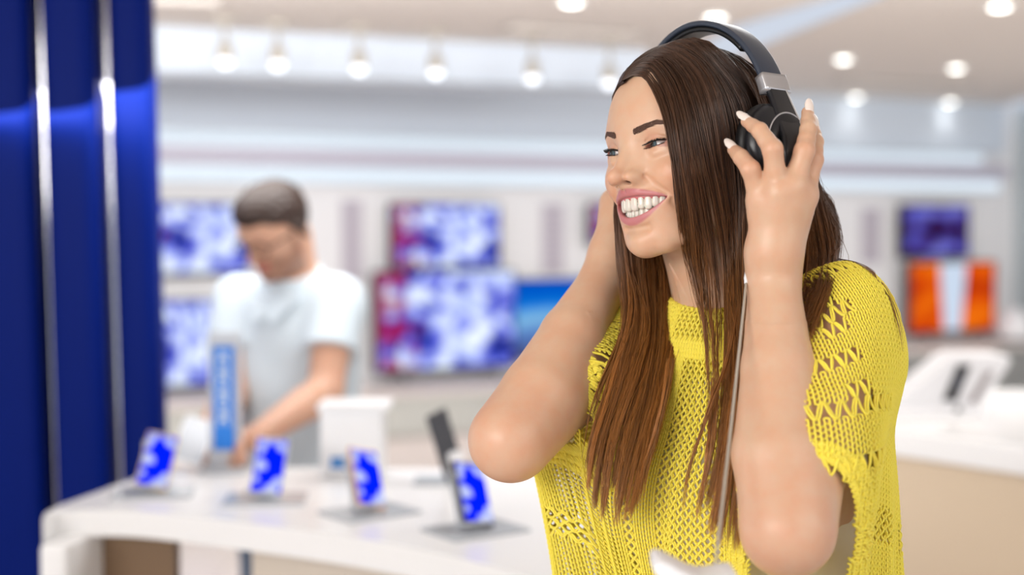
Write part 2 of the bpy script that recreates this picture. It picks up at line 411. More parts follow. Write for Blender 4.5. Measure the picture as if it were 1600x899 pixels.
# ---------------------------------------------------------------- televisions
def screen_mat(name, kind):
    m = bpy.data.materials.new(name); m.use_nodes = True; nt = m.node_tree; nt.nodes.clear()
    N = nt.nodes.new; Lk = nt.links.new
    out = N('ShaderNodeOutputMaterial'); em = N('ShaderNodeEmission'); tc = N('ShaderNodeTexCoord'); sep = N('ShaderNodeSeparateXYZ')
    Lk(tc.outputs['Generated'], sep.inputs[0]); Lk(em.outputs[0], out.inputs[0])
    def ramp(src, stops, interp='LINEAR'):
        r = N('ShaderNodeValToRGB'); r.color_ramp.interpolation = interp; e = r.color_ramp.elements
        while len(e) < len(stops): e.new(.5)
        for el, (p, c) in zip(e, stops): el.position = p; el.color = c
        if src is not None: Lk(src, r.inputs[0])
        return r.outputs[0]
    if kind.startswith('crowd'):
        mp = N('ShaderNodeMapping'); mp.inputs['Scale'].default_value = (1.7, 1, 1.0)
        mp.inputs['Location'].default_value = (float(kind[5:]) * .07, 0, float(kind[5:]) * .04)
        Lk(tc.outputs['Generated'], mp.inputs[0])
        nz = N('ShaderNodeTexNoise'); nz.inputs['Scale'].default_value = 3.2; nz.inputs['Detail'].default_value = 3; nz.inputs['Distortion'].default_value = .6
        Lk(mp.outputs[0], nz.inputs['Vector'])
        base = ramp(nz.outputs[0], [(0.36, rgb(22, 22, 60)), (.42, rgb(50, 66, 190)), (.48, rgb(120, 126, 228)), (.55, rgb(178, 194, 250)), (.64, rgb(230, 240, 255))])
        nz2 = N('ShaderNodeTexNoise'); nz2.inputs['Scale'].default_value = 5; nz2.inputs['Detail'].default_value = 1; Lk(mp.outputs[0], nz2.inputs['Vector'])
        ax = N('ShaderNodeMath'); ax.operation = 'MULTIPLY_ADD'; ax.inputs[1].default_value = -1.1; ax.inputs[2].default_value = .80; Lk(sep.outputs[0], ax.inputs[0])
        mm = N('ShaderNodeMath'); mm.operation = 'MULTIPLY'; Lk(ax.outputs[0], mm.inputs[0]); Lk(nz2.outputs[0], mm.inputs[1])
        fac = ramp(mm.outputs[0], [(.26, (0, 0, 0, 1)), (.36, (1, 1, 1, 1))])
        mx = N('ShaderNodeMix'); mx.data_type = 'RGBA'; Lk(fac, mx.inputs[0]); Lk(base, mx.inputs[6]); mx.inputs[7].default_value = rgb(150, 30, 90)
        col = mx.outputs[2]; st = 1.15
    elif kind == 'sky':
        nz = N('ShaderNodeTexNoise'); nz.inputs['Scale'].default_value = 3; Lk(tc.outputs['Generated'], nz.inputs['Vector'])
        ad = N('ShaderNodeMath'); ad.operation = 'MULTIPLY_ADD'; ad.inputs[1].default_value = .3; Lk(nz.outputs[0], ad.inputs[0]); Lk(sep.outputs[2], ad.inputs[2])
        col = ramp(ad.outputs[0], [(.15, rgb(70, 70, 120)), (.45, rgb(90, 130, 200)), (.65, rgb(130, 190, 235)), (.80, rgb(20, 130, 225)), (1.0, rgb(0, 90, 205))]); st = .95
    elif kind == 'violet':
        nz = N('ShaderNodeTexNoise'); nz.inputs['Scale'].default_value = 3.0; nz.inputs['Detail'].default_value = 1; Lk(tc.outputs['Generated'], nz.inputs['Vector'])
        col = ramp(nz.outputs[0], [(.32, rgb(20, 20, 60)), (.45, rgb(70, 30, 90)), (.55, rgb(80, 80, 190)), (.7, rgb(130, 130, 220))]); st = .85
    else:                                               # orange with a white stripe
        a = N('ShaderNodeMath'); a.operation = 'SUBTRACT'; a.inputs[1].default_value = .5; Lk(sep.outputs[0], a.inputs[0])
        b = N('ShaderNodeMath'); b.operation = 'ABSOLUTE'; Lk(a.outputs[0], b.inputs[0])
        zc = N('ShaderNodeMath'); zc.operation = 'MULTIPLY_ADD'; zc.inputs[1].default_value = -.06; Lk(sep.outputs[2], zc.inputs[0]); Lk(b.outputs[0], zc.inputs[2])
        fac = ramp(zc.outputs[0], [(.095, (1, 1, 1, 1)), (.11, (0, 0, 0, 1))])
        wv = N('ShaderNodeTexNoise'); wv.inputs['Scale'].default_value = 2.4; Lk(tc.outputs['Generated'], wv.inputs['Vector'])
        base = ramp(wv.outputs[0], [(.28, rgb(110, 30, 10)), (.42, rgb(215, 65, 10)), (.62, rgb(245, 115, 15))])
        mx = N('ShaderNodeMix'); mx.data_type = 'RGBA'; Lk(fac, mx.inputs[0]); Lk(base, mx.inputs[6]); mx.inputs[7].default_value = rgb(210, 225, 245)
        col = mx.outputs[2]; st = .95
    Lk(col, em.inputs[0]); em.inputs[1].default_value = st
    return m
m_bez = mat('bezel', rgb(40, 42, 48), .35)
m_bk = mat('tv_back', rgb(30, 30, 32), .6)
def tv(x0, y0, x1, y1, kind, label, out=.10, stand=False, group='televisions on the shop wall'):
    A = wp(x0, y1); Bp = wp(x1, y1); Tp = wp(x0, y0); w = np.linalg.norm((Bp - A)[:2]); h = Tp[2] - A[2]
    s = 1 - out / 9.5; c2 = (A + Bp) / 2; zc = A[2] + h / 2
    def pull(c): return CAM + (c - CAM) * s
    c = pull(np.array([c2[0], c2[1], zc])); w *= s; h *= s
    t = empty('television', (c[0], c[1], c[2] - h / 2)); t.rotation_euler = (0, 0, math.atan2(WD[1], WD[0])); tag(t, label, 'television', group)
    def loc(o):                                          # built in the local frame of the television
        o.parent = t; return o
    loc(MB().box((0, .022, h / 2), (w, .045, h), None, .006).build('case', m_bk))
    b = .012
    loc(MB().box((0, -.004, h - b / 2), (w, .012, b)).box((0, -.004, b), (w, .012, 2 * b)).box((-w / 2 + b / 2, -.004, h / 2), (b, .012, h)).box((w / 2 - b / 2, -.004, h / 2), (b, .012, h)).build('bezel', m_bez))
    loc(MB().box((0, -.004, h / 2 + b / 2), (w - 2 * b, .006, h - 3 * b)).build('screen', screen_mat('screen_' + kind, kind)))
    if stand:
        for sx in (-1, 1):
            loc(MB().tube([(sx * w * .33, -.10, -.045), (sx * w * .33, .02, .01), (sx * w * .33, .12, -.045)], .009).build('foot', m_bez, None, True))
    else:
        loc(MB().box((0, (.045 + out - .02) / 2 + .02, h / 2), (.3, max(out - .03, .02), .25)).build('wall_mount', m_bk))
    return t
tv(196, 316, 389, 434, 'crowd0', 'upper left television behind the man, showing blurred white and magenta figures')
tv(196, 470, 347, 612, 'crowd1', 'lower left television, partly hidden by the man and the blue counter sign')
tv(611, 317, 781, 422, 'crowd2', 'smaller wall television between the man and the woman, above a larger one')
tv(586, 424, 804, 586, 'crowd3', 'large television in the centre below a smaller one, showing blurred figures', out=.16, stand=True)
tv(770, 437, 940, 566, 'sky', 'television showing blue sky, behind the woman\'s raised forearm', out=.06)
tv(922, 318, 1010, 384, 'crowd4', 'small television mostly hidden behind the woman\'s cheek')
tv(1408, 320, 1513, 404, 'violet', 'small violet wall television above the orange screen')
tv(1419, 410, 1553, 524, 'orange', 'orange television with a white vertical stripe, right of the woman\'s shoulder', out=.16, stand=True)
# faint posters between the televisions
m_post = mat('poster_paper', rgb(196, 190, 198), .7)
m_pl = mat('poster_print', rgb(176, 168, 184), .7)
for px0, px1, y0, y1, lab in [(533, 566, 312, 440, 'narrow pale lilac price poster between the man and the central televisions'), (846, 880, 318, 428, 'narrow pale lilac price poster just left of the woman\'s hidden hand'), (1344, 1374, 325, 412, 'narrow pale lilac price poster above the woman\'s shoulder')]:
    A = wp(px0, y1); Bp = wp(px1, y1); T = wp(px0, y0); w = np.linalg.norm((Bp - A)[:2]); c = (A + Bp) / 2; h = T[2] - A[2]
    t = empty('wall_poster', (c[0], c[1], A[2])); t.rotation_euler = (0, 0, math.atan2(WD[1], WD[0])); tag(t, lab, 'poster', 'narrow posters on the television wall')
    o = MB().box((0, -.006, h / 2), (w, .01, h)).build('sheet', m_post); o.parent = t
    b = MB()
    for k in range(9): b.box((0, -.012, h * (.08 + k * .105)), (w * .66, .003, h * .045))
    o = b.build('printed_bands', m_pl); o.parent = t
# cabinet under the televisions
m_cab = mat('cabinet_grey', rgb(196, 196, 190), .5); m_cabt = mat('cabinet_top', rgb(225, 215, 210), .4)
def cabinet(px0, px1, ztop, zbot, depth, lab, n=3):
    A = wp(px0, 400)[:2]; Bp = wp(px1, 400)[:2]; Lc = np.linalg.norm(Bp - A); c = (A + Bp) / 2 + WN * depth / 2
    mc = m_cab if zbot > .15 else mat('cabinet_dark_grey', rgb(150, 150, 148), .5)
    t = empty('wall_cabinet', (c[0], c[1], 0)); t.rotation_euler = (0, 0, math.atan2(WD[1], WD[0])); tag(t, lab, 'cabinet', 'low cabinets under the televisions')
    def P(o): o.parent = t; return o
    P(MB().box((0, 0, (ztop + zbot) / 2 - .02), (Lc, depth - .02, ztop - zbot - .04), None, .004).build('body', mc))
    P(MB().box((0, 0, ztop - .02), (Lc + .02, depth + .02, .04), None, .006).build('top', m_cabt))
    P(MB().box((0, .01, zbot / 2), (Lc - .02, depth - .06, zbot)).build('wall_filler', m_cabt))  # added pale block, stands for the lit wall below the cabinet
    for k in range(n):
        w = Lc / n; x = -Lc / 2 + w * (k + .5)
        d = P(MB().box((x, -depth / 2 - .004, (ztop + zbot) / 2 - .03), (w - .012, .018, ztop - zbot - .10), None, .003).build('door', mc))
    return t
cabinet(150, 540, .50, .22, .48, 'low grey cabinet under the televisions behind the man')
cabinet(545, 1000, .50, .22, .50, 'low grey cabinet with a pale top under the central televisions')
cabinet(1330, 1580, .60, .10, .55, 'grey cabinet carrying the orange television at the far right')
# ---------------------------------------------------------------- blue glossy column with chrome strips
m_blue = mat('blue_gloss', rgb(0, 27, 112), .48); m_blue.node_tree.nodes['Principled BSDF'].inputs['Specular IOR Level'].default_value = .08
m_chrome = mat('chrome', rgb(225, 225, 230), .12, 1.0)
m_white = mat('white_laminate', rgb(248, 248, 248), .25)
m_whitem = mat('white_plastic', rgb(240, 240, 242), .4)
t = empty('blue_column', (at(120, 400, 3.45)[0], 3.45, 0)); tag(t, 'tall glossy blue shop column of three fins with chrome strips, at the left edge', 'column')
D0 = 3.45
def colx(px): return (px - W / 2) / FPX * D0
ln = math.tan(math.radians(1.1))
def slab(px0, px1, y0, dep, nm, m, parent, r=.03):
    x0, x1 = colx(px0), colx(px1); c = (x0 + x1) / 2; z0, z1 = 0.0, CZ
    b = MB(); b.box((0, 0, 0), (x1 - x0, dep, z1 - z0), None, min(r, (x1 - x0) / 2.2)); V = b.V[0]
    z = V[:, 2] + (z1 + z0) / 2; V[:, 0] += c - (z - 1.35) * ln; V[:, 1] += y0 + dep / 2; V[:, 2] = z
    return b.build(nm, m, parent, bevel=0)
slab(-70, 56, D0, .42, 'fin', m_blue, t); slab(76, 158, D0 - .02, .42, 'fin', m_blue, t); slab(172, 240, D0 + .02, .10, 'fin', m_blue, t)
slab(58, 75, D0 + .06, .30, 'chrome_strip', m_chrome, t, .008); slab(156, 173, D0 + .06, .30, 'chrome_strip', m_chrome, t, .008)

# ---------------------------------------------------------------- the curved white counter
TZ = .95
def cr(pts, n): return [tuple(p) for p in catmull(np.array(pts), n)]
front = cr([(66, 812), (90, 800), (180, 797), (264, 803), (380, 817), (550, 840), (715, 872), (860, 915), (980, 970), (1040, 1040)], 46)
back = cr([(1100, 960), (1010, 800), (900, 742), (700, 733), (500, 731), (330, 731), (250, 733)], 24)
left = [(236, 738), (160, 766), (92, 790), (70, 802)]
F2 = [on_z(px, py, TZ)[:2] for px, py in front]; Bk = [on_z(px, py, TZ)[:2] for px, py in back]; Lf = [on_z(px, py, TZ)[:2] for px, py in left]
poly = F2 + Bk + Lf
t = empty('display_counter', (*np.mean(poly, 0), 0)); tag(t, 'long curved white counter carrying the phones, in front of the man', 'counter')
MB().prism(poly, TZ - .052, TZ).build('counter_top', m_white, t, bevel=.012)
# left end panel down to the floor
pl = np.array(F2[0]); pb = np.array(Lf[0]); dirp = (pb - pl) / np.linalg.norm(pb - pl); nrm = np.array([dirp[1], -dirp[0]])
ia = np.array(F2[0]) + np.array([-.004, -.012]); ib = pb
q = [ia, ia + np.array([.052, -.004]), ib + np.array([.052, -.004]), ib]
MB().prism(q, 0, TZ - .045).build('end_panel', m_white, t, bevel=.01)
m_brown = mat('brown_panel', rgb(122, 96, 70), .5)
f1 = on_z(96, 836, TZ - .05)[:2]; f2 = on_z(262, 840, TZ - .05)[:2]
MB().prism([f1 + [0, .05], f2 + [0, .05], f2 + [0, .10], f1 + [0, .10]], 0, TZ - .05).build('brown_panel', m_brown, t)
m_cream = mat('cream_panel', rgb(222, 210, 195), .5)
inner = [on_z(px, py, TZ)[:2] + np.array([0, .16]) for px, py in cr([(368, 820), (550, 843), (715, 876), (860, 920)], 14)]
inner2 = [p + np.array([.02, .35]) for p in inner[::-1]]
MB().prism(inner + inner2, TZ - .20, TZ - .05).build('drawer_box', m_cream, t)
MB().prism([p + np.array([0, .05]) for p in inner[4:]] + [p - np.array([0, .05]) for p in inner2[:-4]], .0, TZ - .21).build('pedestal', mat('dark_pedestal', rgb(70, 55, 45), .5), t)

# ---------------------------------------------------------------- phones on acrylic stands
m_acr = mat('acrylic', rgb(226, 231, 238), .08, IOR=1.3); m_acr.node_tree.nodes['Principled BSDF'].inputs['Transmission Weight'].default_value = .35
m_black = mat('black_plastic', rgb(22, 22, 24), .35)
def phone_screen():
    m = bpy.data.materials.new('phone_screen'); m.use_nodes = True; nt = m.node_tree; nt.nodes.clear(); N = nt.nodes.new; Lk = nt.links.new
    out = N('ShaderNodeOutputMaterial'); em = N('ShaderNodeEmission'); tc = N('ShaderNodeTexCoord'); nz = N('ShaderNodeTexNoise'); r = N('ShaderNodeValToRGB')
    nz.inputs['Scale'].default_value = 2.6; nz.inputs['Detail'].default_value = 1; Lk(tc.outputs['Generated'], nz.inputs['Vector']); Lk(nz.outputs[0], r.inputs[0])
    e = r.color_ramp.elements; e[0].position = .50; e[0].color = (0.0, .015, 1, 1); e[1].position = .60; e[1].color = (.55, .62, 1, 1)
    Lk(r.outputs[0], em.inputs[0]); em.inputs[1].default_value = 1.0; Lk(em.outputs[0], out.inputs[0]); return m
m_scr = phone_screen()
def phone(px0, py0, px1, py1, lab, trim, yaw=0.0, rollp=12, D=None):
    """phone leaning back on an acrylic stand; pixel corners of its upright outline"""
    cx = (px0 + px1) / 2; base = on_z(cx, py1 + 8, TZ); d = base[1]
    h = .128; w = .066
    t = empty('display_phone', (base[0], base[1], TZ)); t.rotation_euler = (0, 0, math.radians(yaw)); tag(t, lab, 'phone', 'smartphones on acrylic stands')
    tilt = math.radians(36)
    M = np.array([[1, 0, 0], [0, math.cos(tilt), math.sin(tilt)], [0, -math.sin(tilt), math.cos(tilt)]])
    R = np.array([[math.cos(math.radians(rollp)), 0, math.sin(math.radians(rollp))], [0, 1, 0], [-math.sin(math.radians(rollp)), 0, math.cos(math.radians(rollp))]])
    M = R @ M
    def P(o): o.parent = t; return o
    c = np.array([0.006, .03, .064])
    P(MB().box(c, (w, .0085, h), M, .008).build('phone_body', mat('phone_trim', trim, .3, .3)))
    P(MB().box(c + M @ np.array([0, -.0052, 0.0]), (w - .007, .001, h - .012), M).build('screen', m_scr))
    P(MB().box((.0, .01, .003), (.16, .12, .006), None, .002).build('stand_base', m_acr))
    P(MB().box((.0, .045, .055), (.05, .006, .10), np.array([[1, 0, 0], [0, .94, .34], [0, -.34, .94]])).build('stand_back', m_acr))
    P(MB().box((-.01, .0, .020), (.06, .03, .006), None, .001).build('stand_ledge', m_acr))
phone(213, 686, 265, 766, 'leftmost phone on the counter, gold trimmed, beside the blue column', rgb(215, 190, 150), 8, 12)
phone(392, 692, 436, 776, 'second phone from the left, white topped, in front of the man\'s waist', rgb(225, 230, 235), 4, 6)
phone(560, 708, 604, 796, 'third phone from the left, pink trimmed, before the white box', rgb(225, 180, 150), 38, 14)
phone(727, 742, 769, 824, 'phone below the woman\'s raised elbow, black edged', rgb(60, 55, 45), 34, 12)
# dark handset seen from the side
p = on_z(712, 760, TZ); t = empty('display_phone', p); tag(t, 'dark handset leaning back on a stand, between the white box and the elbow', 'phone', 'smartphones on acrylic stands')
def P(o): o.parent = t; return o
a = math.radians(-17); M = np.array([[math.cos(a), 0, math.sin(a)], [0, 1, 0], [-math.sin(a), 0, math.cos(a)]]) @ np.array([[math.cos(1.05), -math.sin(1.05), 0], [math.sin(1.05), math.cos(1.05), 0], [0, 0, 1]])
P(MB().box((-.022, .04, .080), (.074, .010, .150), M, .006).build('phone_body', mat('dark_grey', rgb(62, 62, 68), .4)))
P(MB().box((-.03, .05, .003), (.12, .10, .006), None, .002).build('stand_base', m_acr)); P(MB().box((-.005, .05, .035), (.04, .05, .06), None, .01).build('stand_block', m_whitem))
# white carton stand behind
p = on_z(550, 752, TZ); t = empty('white_display_box', p); tag(t, 'white upright display box behind the third phone', 'display box')
P(MB().box((-.005, .08, .075), (.135, .10, .150), None, .006).build('box_body', m_whitem)); P(MB().box((.0, .075, .155), (.155, .13, .014), None, .004).build('lid', m_whitem))
P(MB().box((-.03, .024, .035), (.036, .003, .024), None).build('blue_sticker', mat('sticker_blue', rgb(60, 130, 200), .4)))
# blue sign in an acrylic upright
p = on_z(350, 738, TZ); zt = at(350, 520, p[1])[2] - TZ
t = empty('counter_sign', p); tag(t, 'upright blue sign with white vertical lettering in a clear acrylic holder', 'sign')
P(MB().box((0, .02, .006), (.10, .10, .012), None, .003).build('base', m_acr)); P(MB().box((0, .02, zt / 2), (.070, .022, zt), None, .003).build('holder', m_acr))
z0 = at(350, 706, p[1])[2] - TZ; z1 = at(350, 542, p[1])[2] - TZ
m_sb = mat('sign_blue', rgb(20, 125, 225), .5)
P(MB().box((0, .004, (z0 + z1) / 2), (.046, .004, z1 - z0)).build('blue_card', m_sb))
b = MB(); zz = z0 + (z1 - z0) * .24
k = 0
while zz < z1 - .02:                                      # blurred round letters stacked sideways
    s = .0185
    P3 = [(-.009, zz), (.007, zz), (.010, zz + s * .25), (.007, zz + s * .5), (-.009, zz + s * .5)] if k % 3 else [(-.009, zz), (-.009, zz + s * .6), (0, zz + s * .7), (.009, zz + s * .5), (.009, zz)]
    b.tube([(x, .0, z) for x, z in P3], .0024, 6); zz += s * .82; k += 1
P(b.build('lettering', mat('sign_white', rgb(225, 238, 250), .5)))

# ---------------------------------------------------------------- counter on the right
A = on_z(1330, 661, .95); Bq = on_z(1640, 703, .95); C = on_z(1700, 612, .95); Dq = on_z(1330, 600, .95)
t = empty('side_counter', (*((A + C) / 2)[:2], 0)); tag(t, 'white topped counter with a beige front, right of the woman', 'counter')
pts = [A[:2], Bq[:2], C[:2], Dq[:2]]
cen = np.mean(pts, 0)
MB().prism(pts, .875, .95).build('counter_top', m_white, t, bevel=.008)
MB().prism([cen + (np.array(q) - cen) * .975 for q in pts], .0, .876).build('beige_body', mat('beige_front', rgb(216, 196, 170), .5), t)
# slanted white display with two phones
p = on_z(1475, 648, .95); t = empty('tilted_phone_display', p); tag(t, 'white slanted display block holding two phones on the right counter', 'display stand')
d = p[1]; sc = d / FPX
def Q2(px, py): return ((px - 1475) * sc, -(py - 648) * sc)
prof = [Q2(1392, 652), Q2(1398, 628), Q2(1432, 606), Q2(1484, 562), Q2(1498, 557), Q2(1574, 558), Q2(1581, 567), Q2(1545, 622), Q2(1524, 652)]
Mx = np.array([[1, 0, 0], [0, 0, 1], [0, 1, 0.0]])
o = MB().prism(prof, 0.0, .16, Mx, (0, 0, 0.005)).build('wedge', m_whitem, None, bevel=.006); P(o)
P(MB().box((Q2(1455, 0)[0], .05, .008), (.26, .26, .016), None, .004).build('base_plate', m_whitem))
def pane(q, m, nm, y0=-.008):
    return P(MB().prism([Q2(*c) for c in q], y0, y0 + .008, Mx, (0, 0, .005)).build(nm, m))
pane([(1495, 573), (1514, 573), (1492, 629), (1473, 628)], m_black, 'black_phone'); pane([(1490, 590), (1503, 590), (1496, 606), (1484, 606)], mat('screen_glow_grey', rgb(70, 72, 84), .3), 'phone_picture', -.0095)
pane([(1541, 583), (1550, 583), (1523, 632), (1513, 632)], mat('grey_phone', rgb(150, 140, 140), .35), 'grey_phone')
P(MB().lathe([(.008, 0), (.009, .012), (.004, .016)], (Q2(1487, 0)[0], -.06, .016), 16).build('security_button', m_black, None, True))
# far right white object on the cabinet
q = wp(1586, 530); p = CAM + (q - CAM) * .95; t = empty('white_speaker', (p[0], p[1], .604)); tag(t, 'small white rounded speaker on the far cabinet at the right edge', 'speaker')
P(MB().lathe([(.10, 0), (.13, .05), (.12, .14), (.07, .22), (.03, .25), (.002, .255)], (0, 0, 0)).build('shell', m_whitem, None, True)); P(MB().lathe([(.09, -.004), (.135, .0), (.135, .012), (.09, .016)], (0, 0, 0)).build('foot_ring', m_bez, None, True))
# ---------------------------------------------------------------- the woman: head
def basis(yaw, pitch, roll):
    """columns: her left, her front, her up. yaw turns the front from the camera to image left, pitch + = looks up, roll + = tips to her right"""
    y = math.radians(yaw); p = math.radians(pitch); r = math.radians(roll)
    f = np.array([-math.sin(y), -math.cos(y), 0.0]); e = np.array([math.cos(y), -math.sin(y), 0.0]); u = np.array([0, 0, 1.0])
    f, u = f * math.cos(p) + u * math.sin(p), u * math.cos(p) - f * math.sin(p)
    e, u = e * math.cos(r) + u * math.sin(r), u * math.cos(r) - e * math.sin(r)
    return np.stack([e, f, u], 1)

HB = basis(53, 2, 6)
EYEMID = at(989, 232, 1.43)
HO = EYEMID - HB @ np.array([0, .080, 0])
def to_head(P): return ((P - HO.astype(np.float32)) @ HB.astype(np.float32)) * 100.0
def from_head(p): return HO + (np.asarray(p, float) * 0.01) @ HB.T

def zu(x): return -4.98 - 0.020 * x * x               # lower edge of the upper lip
def zl(x): return -7.00 + 0.125 * x * x               # upper edge of the lower lip
def ylip(x): return 9.15 - 0.19 * x * x + 0.003 * x ** 4
MX = 3.7
def head_sdf(p):
    """p in head space, cm"""
    x = np.abs(p[:, 0]); y = p[:, 1]; z = p[:, 2]
    q = np.stack([x, y, z], -1)
    d = s_ell(q, (0, -0.9, 3.0), (7.1, 9.3, 8.2))
    d = smin(d, s_ell(q, (0, 3.2, 2.6), (6.0, 5.55, 6.2)), 2.0)
    d = smin(d, s_ell(q, (0, 2.6, -3.6), (5.7, 5.2, 6.2)), 2.0)
    d = smin(d, s_cone(q, (4.3, 0.8, -6.0), (1.9, 5.8, -9.2), 1.4, 1.3), 2.4)          # jaw
    d = smin(d, s_ell(q, (0, 6.75, -9.5), (1.75, 1.75, 1.55)), 1.2)                      # chin
    d = smin(d, s_ell(q, (0.0, 5.1, -6.3), (3.9, 3.45, 3.2)), 1.6)                       # muzzle
    d = smin(d, s_ell(q, (3.5, 5.75, -2.9), (2.2, 2.1, 1.9)), 2.0)                       # cheek lifted by the smile
    d = smin(d, s_ell(q, (4.6, 4.0, -1.6), (1.5, 2.2, 1.5)), 2.0)                        # cheekbone
    d = smin(d, s_cone(q, (0.7, 7.6, 1.3), (4.2, 6.3, 1.8), 0.8, 0.75), 1.6)             # brow
    # sockets
    d = smax(d, -s_ell(q, (3.1, 9.35, -0.05), (1.6, 1.5, 1.0)), 1.2)
    d = smin(d, s_cone(q, (0, 6.9, 0.6), (0, 8.1, -3.0), 1.3, 1.7), 1.8)
    # nose
    n = s_cone(q, (0, 7.55, 1.2), (0, 10.25, -2.8), 0.80, 0.60)
    n = smin(n, s_ell(q, (0, 10.6, -3.1), (0.80, 0.85, 0.74)), 0.7)
    n = smin(n, s_ell(q, (1.22, 9.3, -3.15), (0.70, 1.02, 0.66)), 0.36)
    n = smin(n, s_cone(q, (0, 10.3, -3.4), (0, 8.9, -4.15), 0.36, 0.38), 0.25)
    d = smin(d, n, 0.7)
    d = smax(d, -s_ell(q, (0.98, 9.86, -3.72), (0.44, 0.52, 0.24)), 0.08)
    d = smax(d, -s_cone(q, (1.02, 9.9, -3.78), (0.7, 9.0, -3.1), 0.27, 0.22), 0.08)
    # eyelids
    lid = s_ell(q, (3.1, 6.72, -0.02), (1.55, 1.36, 1.22))
    d = smin(d, lid, 0.6)
    d = smin(d, s_chain(q, [(2.1, 7.75, -0.75), (3.1, 7.95, -0.92), (4.2, 7.3, -0.75)], [.14, .22, .16]), 0.6)   # bag under the eye
    d = smax(d, -s_chain(q, [(2.15, 8.15, 0.42), (2.9, 8.30, 0.70), (3.6, 8.05, 0.72), (4.45, 7.25, 0.50)], [.07, .14, .14, .08]), 0.25)  # lid crease
    # slit between the lids
    xe = x - 3.1
    up = 0.03 + 0.16 * (1 - (xe / 1.35) ** 2) + 0.10 * xe
    lo = -0.06 - 0.17 * (1 - (xe / 1.35) ** 2) + 0.14 * xe
    slit = np.maximum(np.maximum(z - up, lo - z), np.abs(xe - .04) - 1.18)
    slit = np.maximum(slit, 6.6 - y)
    d = smax(d, -slit, 0.12)
    # nasolabial fold
    d = smax(d, -s_chain(q, [(2.1, 8.45, -3.1), (2.95, 8.25, -3.9), (3.8, 7.3, -5.0), (4.2, 6.4, -6.2)], [.08, .16, .20, .08]), 0.6)
    d = smax(d, -s_chain(q, [(0, 8.45, -8.25), (1.6, 7.9, -8.1)], [.10, .04]), 1.0)      # under the lower lip
    # lips
    xt = np.array([0, .6, 1.3, 2.1, 2.8, 3.35, MX])
    ru = np.array([.32, .37, .36, .32, .26, .20, .12]); rl = np.array([.42, .42, .40, .35, .27, .20, .12])
    pu = [(a, ylip(a) - .30, zu(a) + r * .95) for a, r in zip(xt, ru)]
    pl = [(a, ylip(a) - 1.05 + .06 * a * a, zl(a) - r * .90) for a, r in zip(xt, rl)]
    d = smin(d, s_chain(q, pu, ru), 0.45)
    d = smin(d, s_chain(q, pl, rl), 0.40)
    d = smax(d, -s_cone(q, (0, 9.5, -4.2), (0, 9.45, -4.45), 0.06, 0.08), 0.35)          # philtrum
    # mouth opening
    m = np.maximum(np.maximum(z - zu(x), zl(x) - z), x - MX)
    m = np.maximum(m, 4.5 - y)
    d = smax(d, -m, 0.16)
    d = smax(d, -s_ell(q, (0, 5.9, -6.6), (2.7, 2.1, 1.4)), 0.1)
    return d

def lip_mask(p):
    x = np.abs(p[:, 0]); z = p[:, 2]; y = p[:, 1]
    xt = np.array([0, .35, .6, 1.3, 2.1, 2.8, 3.35, MX, 3.9])
    top = np.interp(x, xt, [.62, .78, .80, .74, .62, .46, .32, .10, -.3]) + zu(x)
    bot = zl(x) - np.interp(x, xt, [.84, .84, .82, .76, .64, .44, .28, .10, -.3])
    e = np.minimum(top - z, z - bot)
    m = np.clip(e / 0.18 + 0.5, 0, 1) * (y > 4.0) * (x < 3.85)
    return m

def teeth_surface(upper=True):
    Y0 = 8.75 if upper else 8.2
    xs = np.linspace(0, 3.4, 400); ya = Y0 - 0.20 * xs ** 2
    sl = np.concatenate([[0], np.cumsum(np.hypot(np.diff(xs), np.diff(ya)))])
    wid = [.84, .68, .76, .70, .68, .9] if upper else [.52, .56, .64, .66, .68, .9]
    hgt = [1.45, 1.32, 1.42, 1.22, 1.08, .95] if upper else [1.0, .98, 1.0, .94, .9, .8]
    T = []
    s0 = 0.0
    for w, h in zip(wid, hgt):
        sc = s0 + w / 2; s0 += w
        x = np.interp(sc, sl, xs); y = Y0 - 0.20 * x * x; a = math.atan(0.40 * x)
        T.append((x, y, a, w, h))
    base = -5.20 if upper else -6.80
    def f(P):
        p = to_head(P); q = np.stack([np.abs(p[:, 0]), p[:, 1], p[:, 2]], -1)
        d = None
        for x, y, a, w, h in T:
            r = q - np.array([x, y - .30, 0], np.float32)
            u = r[:, 0] * math.cos(a) - r[:, 1] * math.sin(a)
            v = r[:, 0] * math.sin(a) + r[:, 1] * math.cos(a)
            zc = base - h / 2 + .35 if upper else base + h / 2 - .25
            zz = r[:, 2] - zc
            hh = h / 2 + .1
            tap = 1.0 - 0.10 * np.clip(zz / hh * (1 if upper else -1), -1, 1)
            e = (np.abs(u / (w * .505 * tap)) ** 3.2 + np.abs(v / .33) ** 2.4 + np.abs(zz / hh) ** 3.6 + 1e-9) ** (1 / 3.0)
            dd = (e - 1) * min(w, .6) * .42
            d = dd if d is None else np.minimum(d, dd)
        return d * 0.01
    c = from_head((0, 7.5, -6.5))
    ax = [grade([(c[i] - .035, .00055), (c[i] + .035, None)]) for i in range(3)]
    return surface(f, *ax, project=1, eps=.0002)
# ---------------------------------------------------------------- the woman: body
f4 = np.float32
NECK0 = at(1158, 500, 1.52); NECK1 = from_head((0, -1.6, -5.5))
SHC = at(1168, 462, 1.52)                                     # between the shoulders
TY = math.radians(42)
TB = np.stack([[math.cos(TY), -math.sin(TY), 0], [-math.sin(TY), -math.cos(TY), 0], [0, 0, 1.0]], 1)
def tb(x, y, z): return SHC + TB @ np.array([x, y, z])
L_SH = at(1308, 494, 1.425); L_EL = at(1231, 828, 1.262); L_WR = at(1209, 432, 1.365)
R_SH = at(1005, 500, 1.63); R_EL = at(798, 688, 1.43); R_WR = at(945, 432, 1.555)

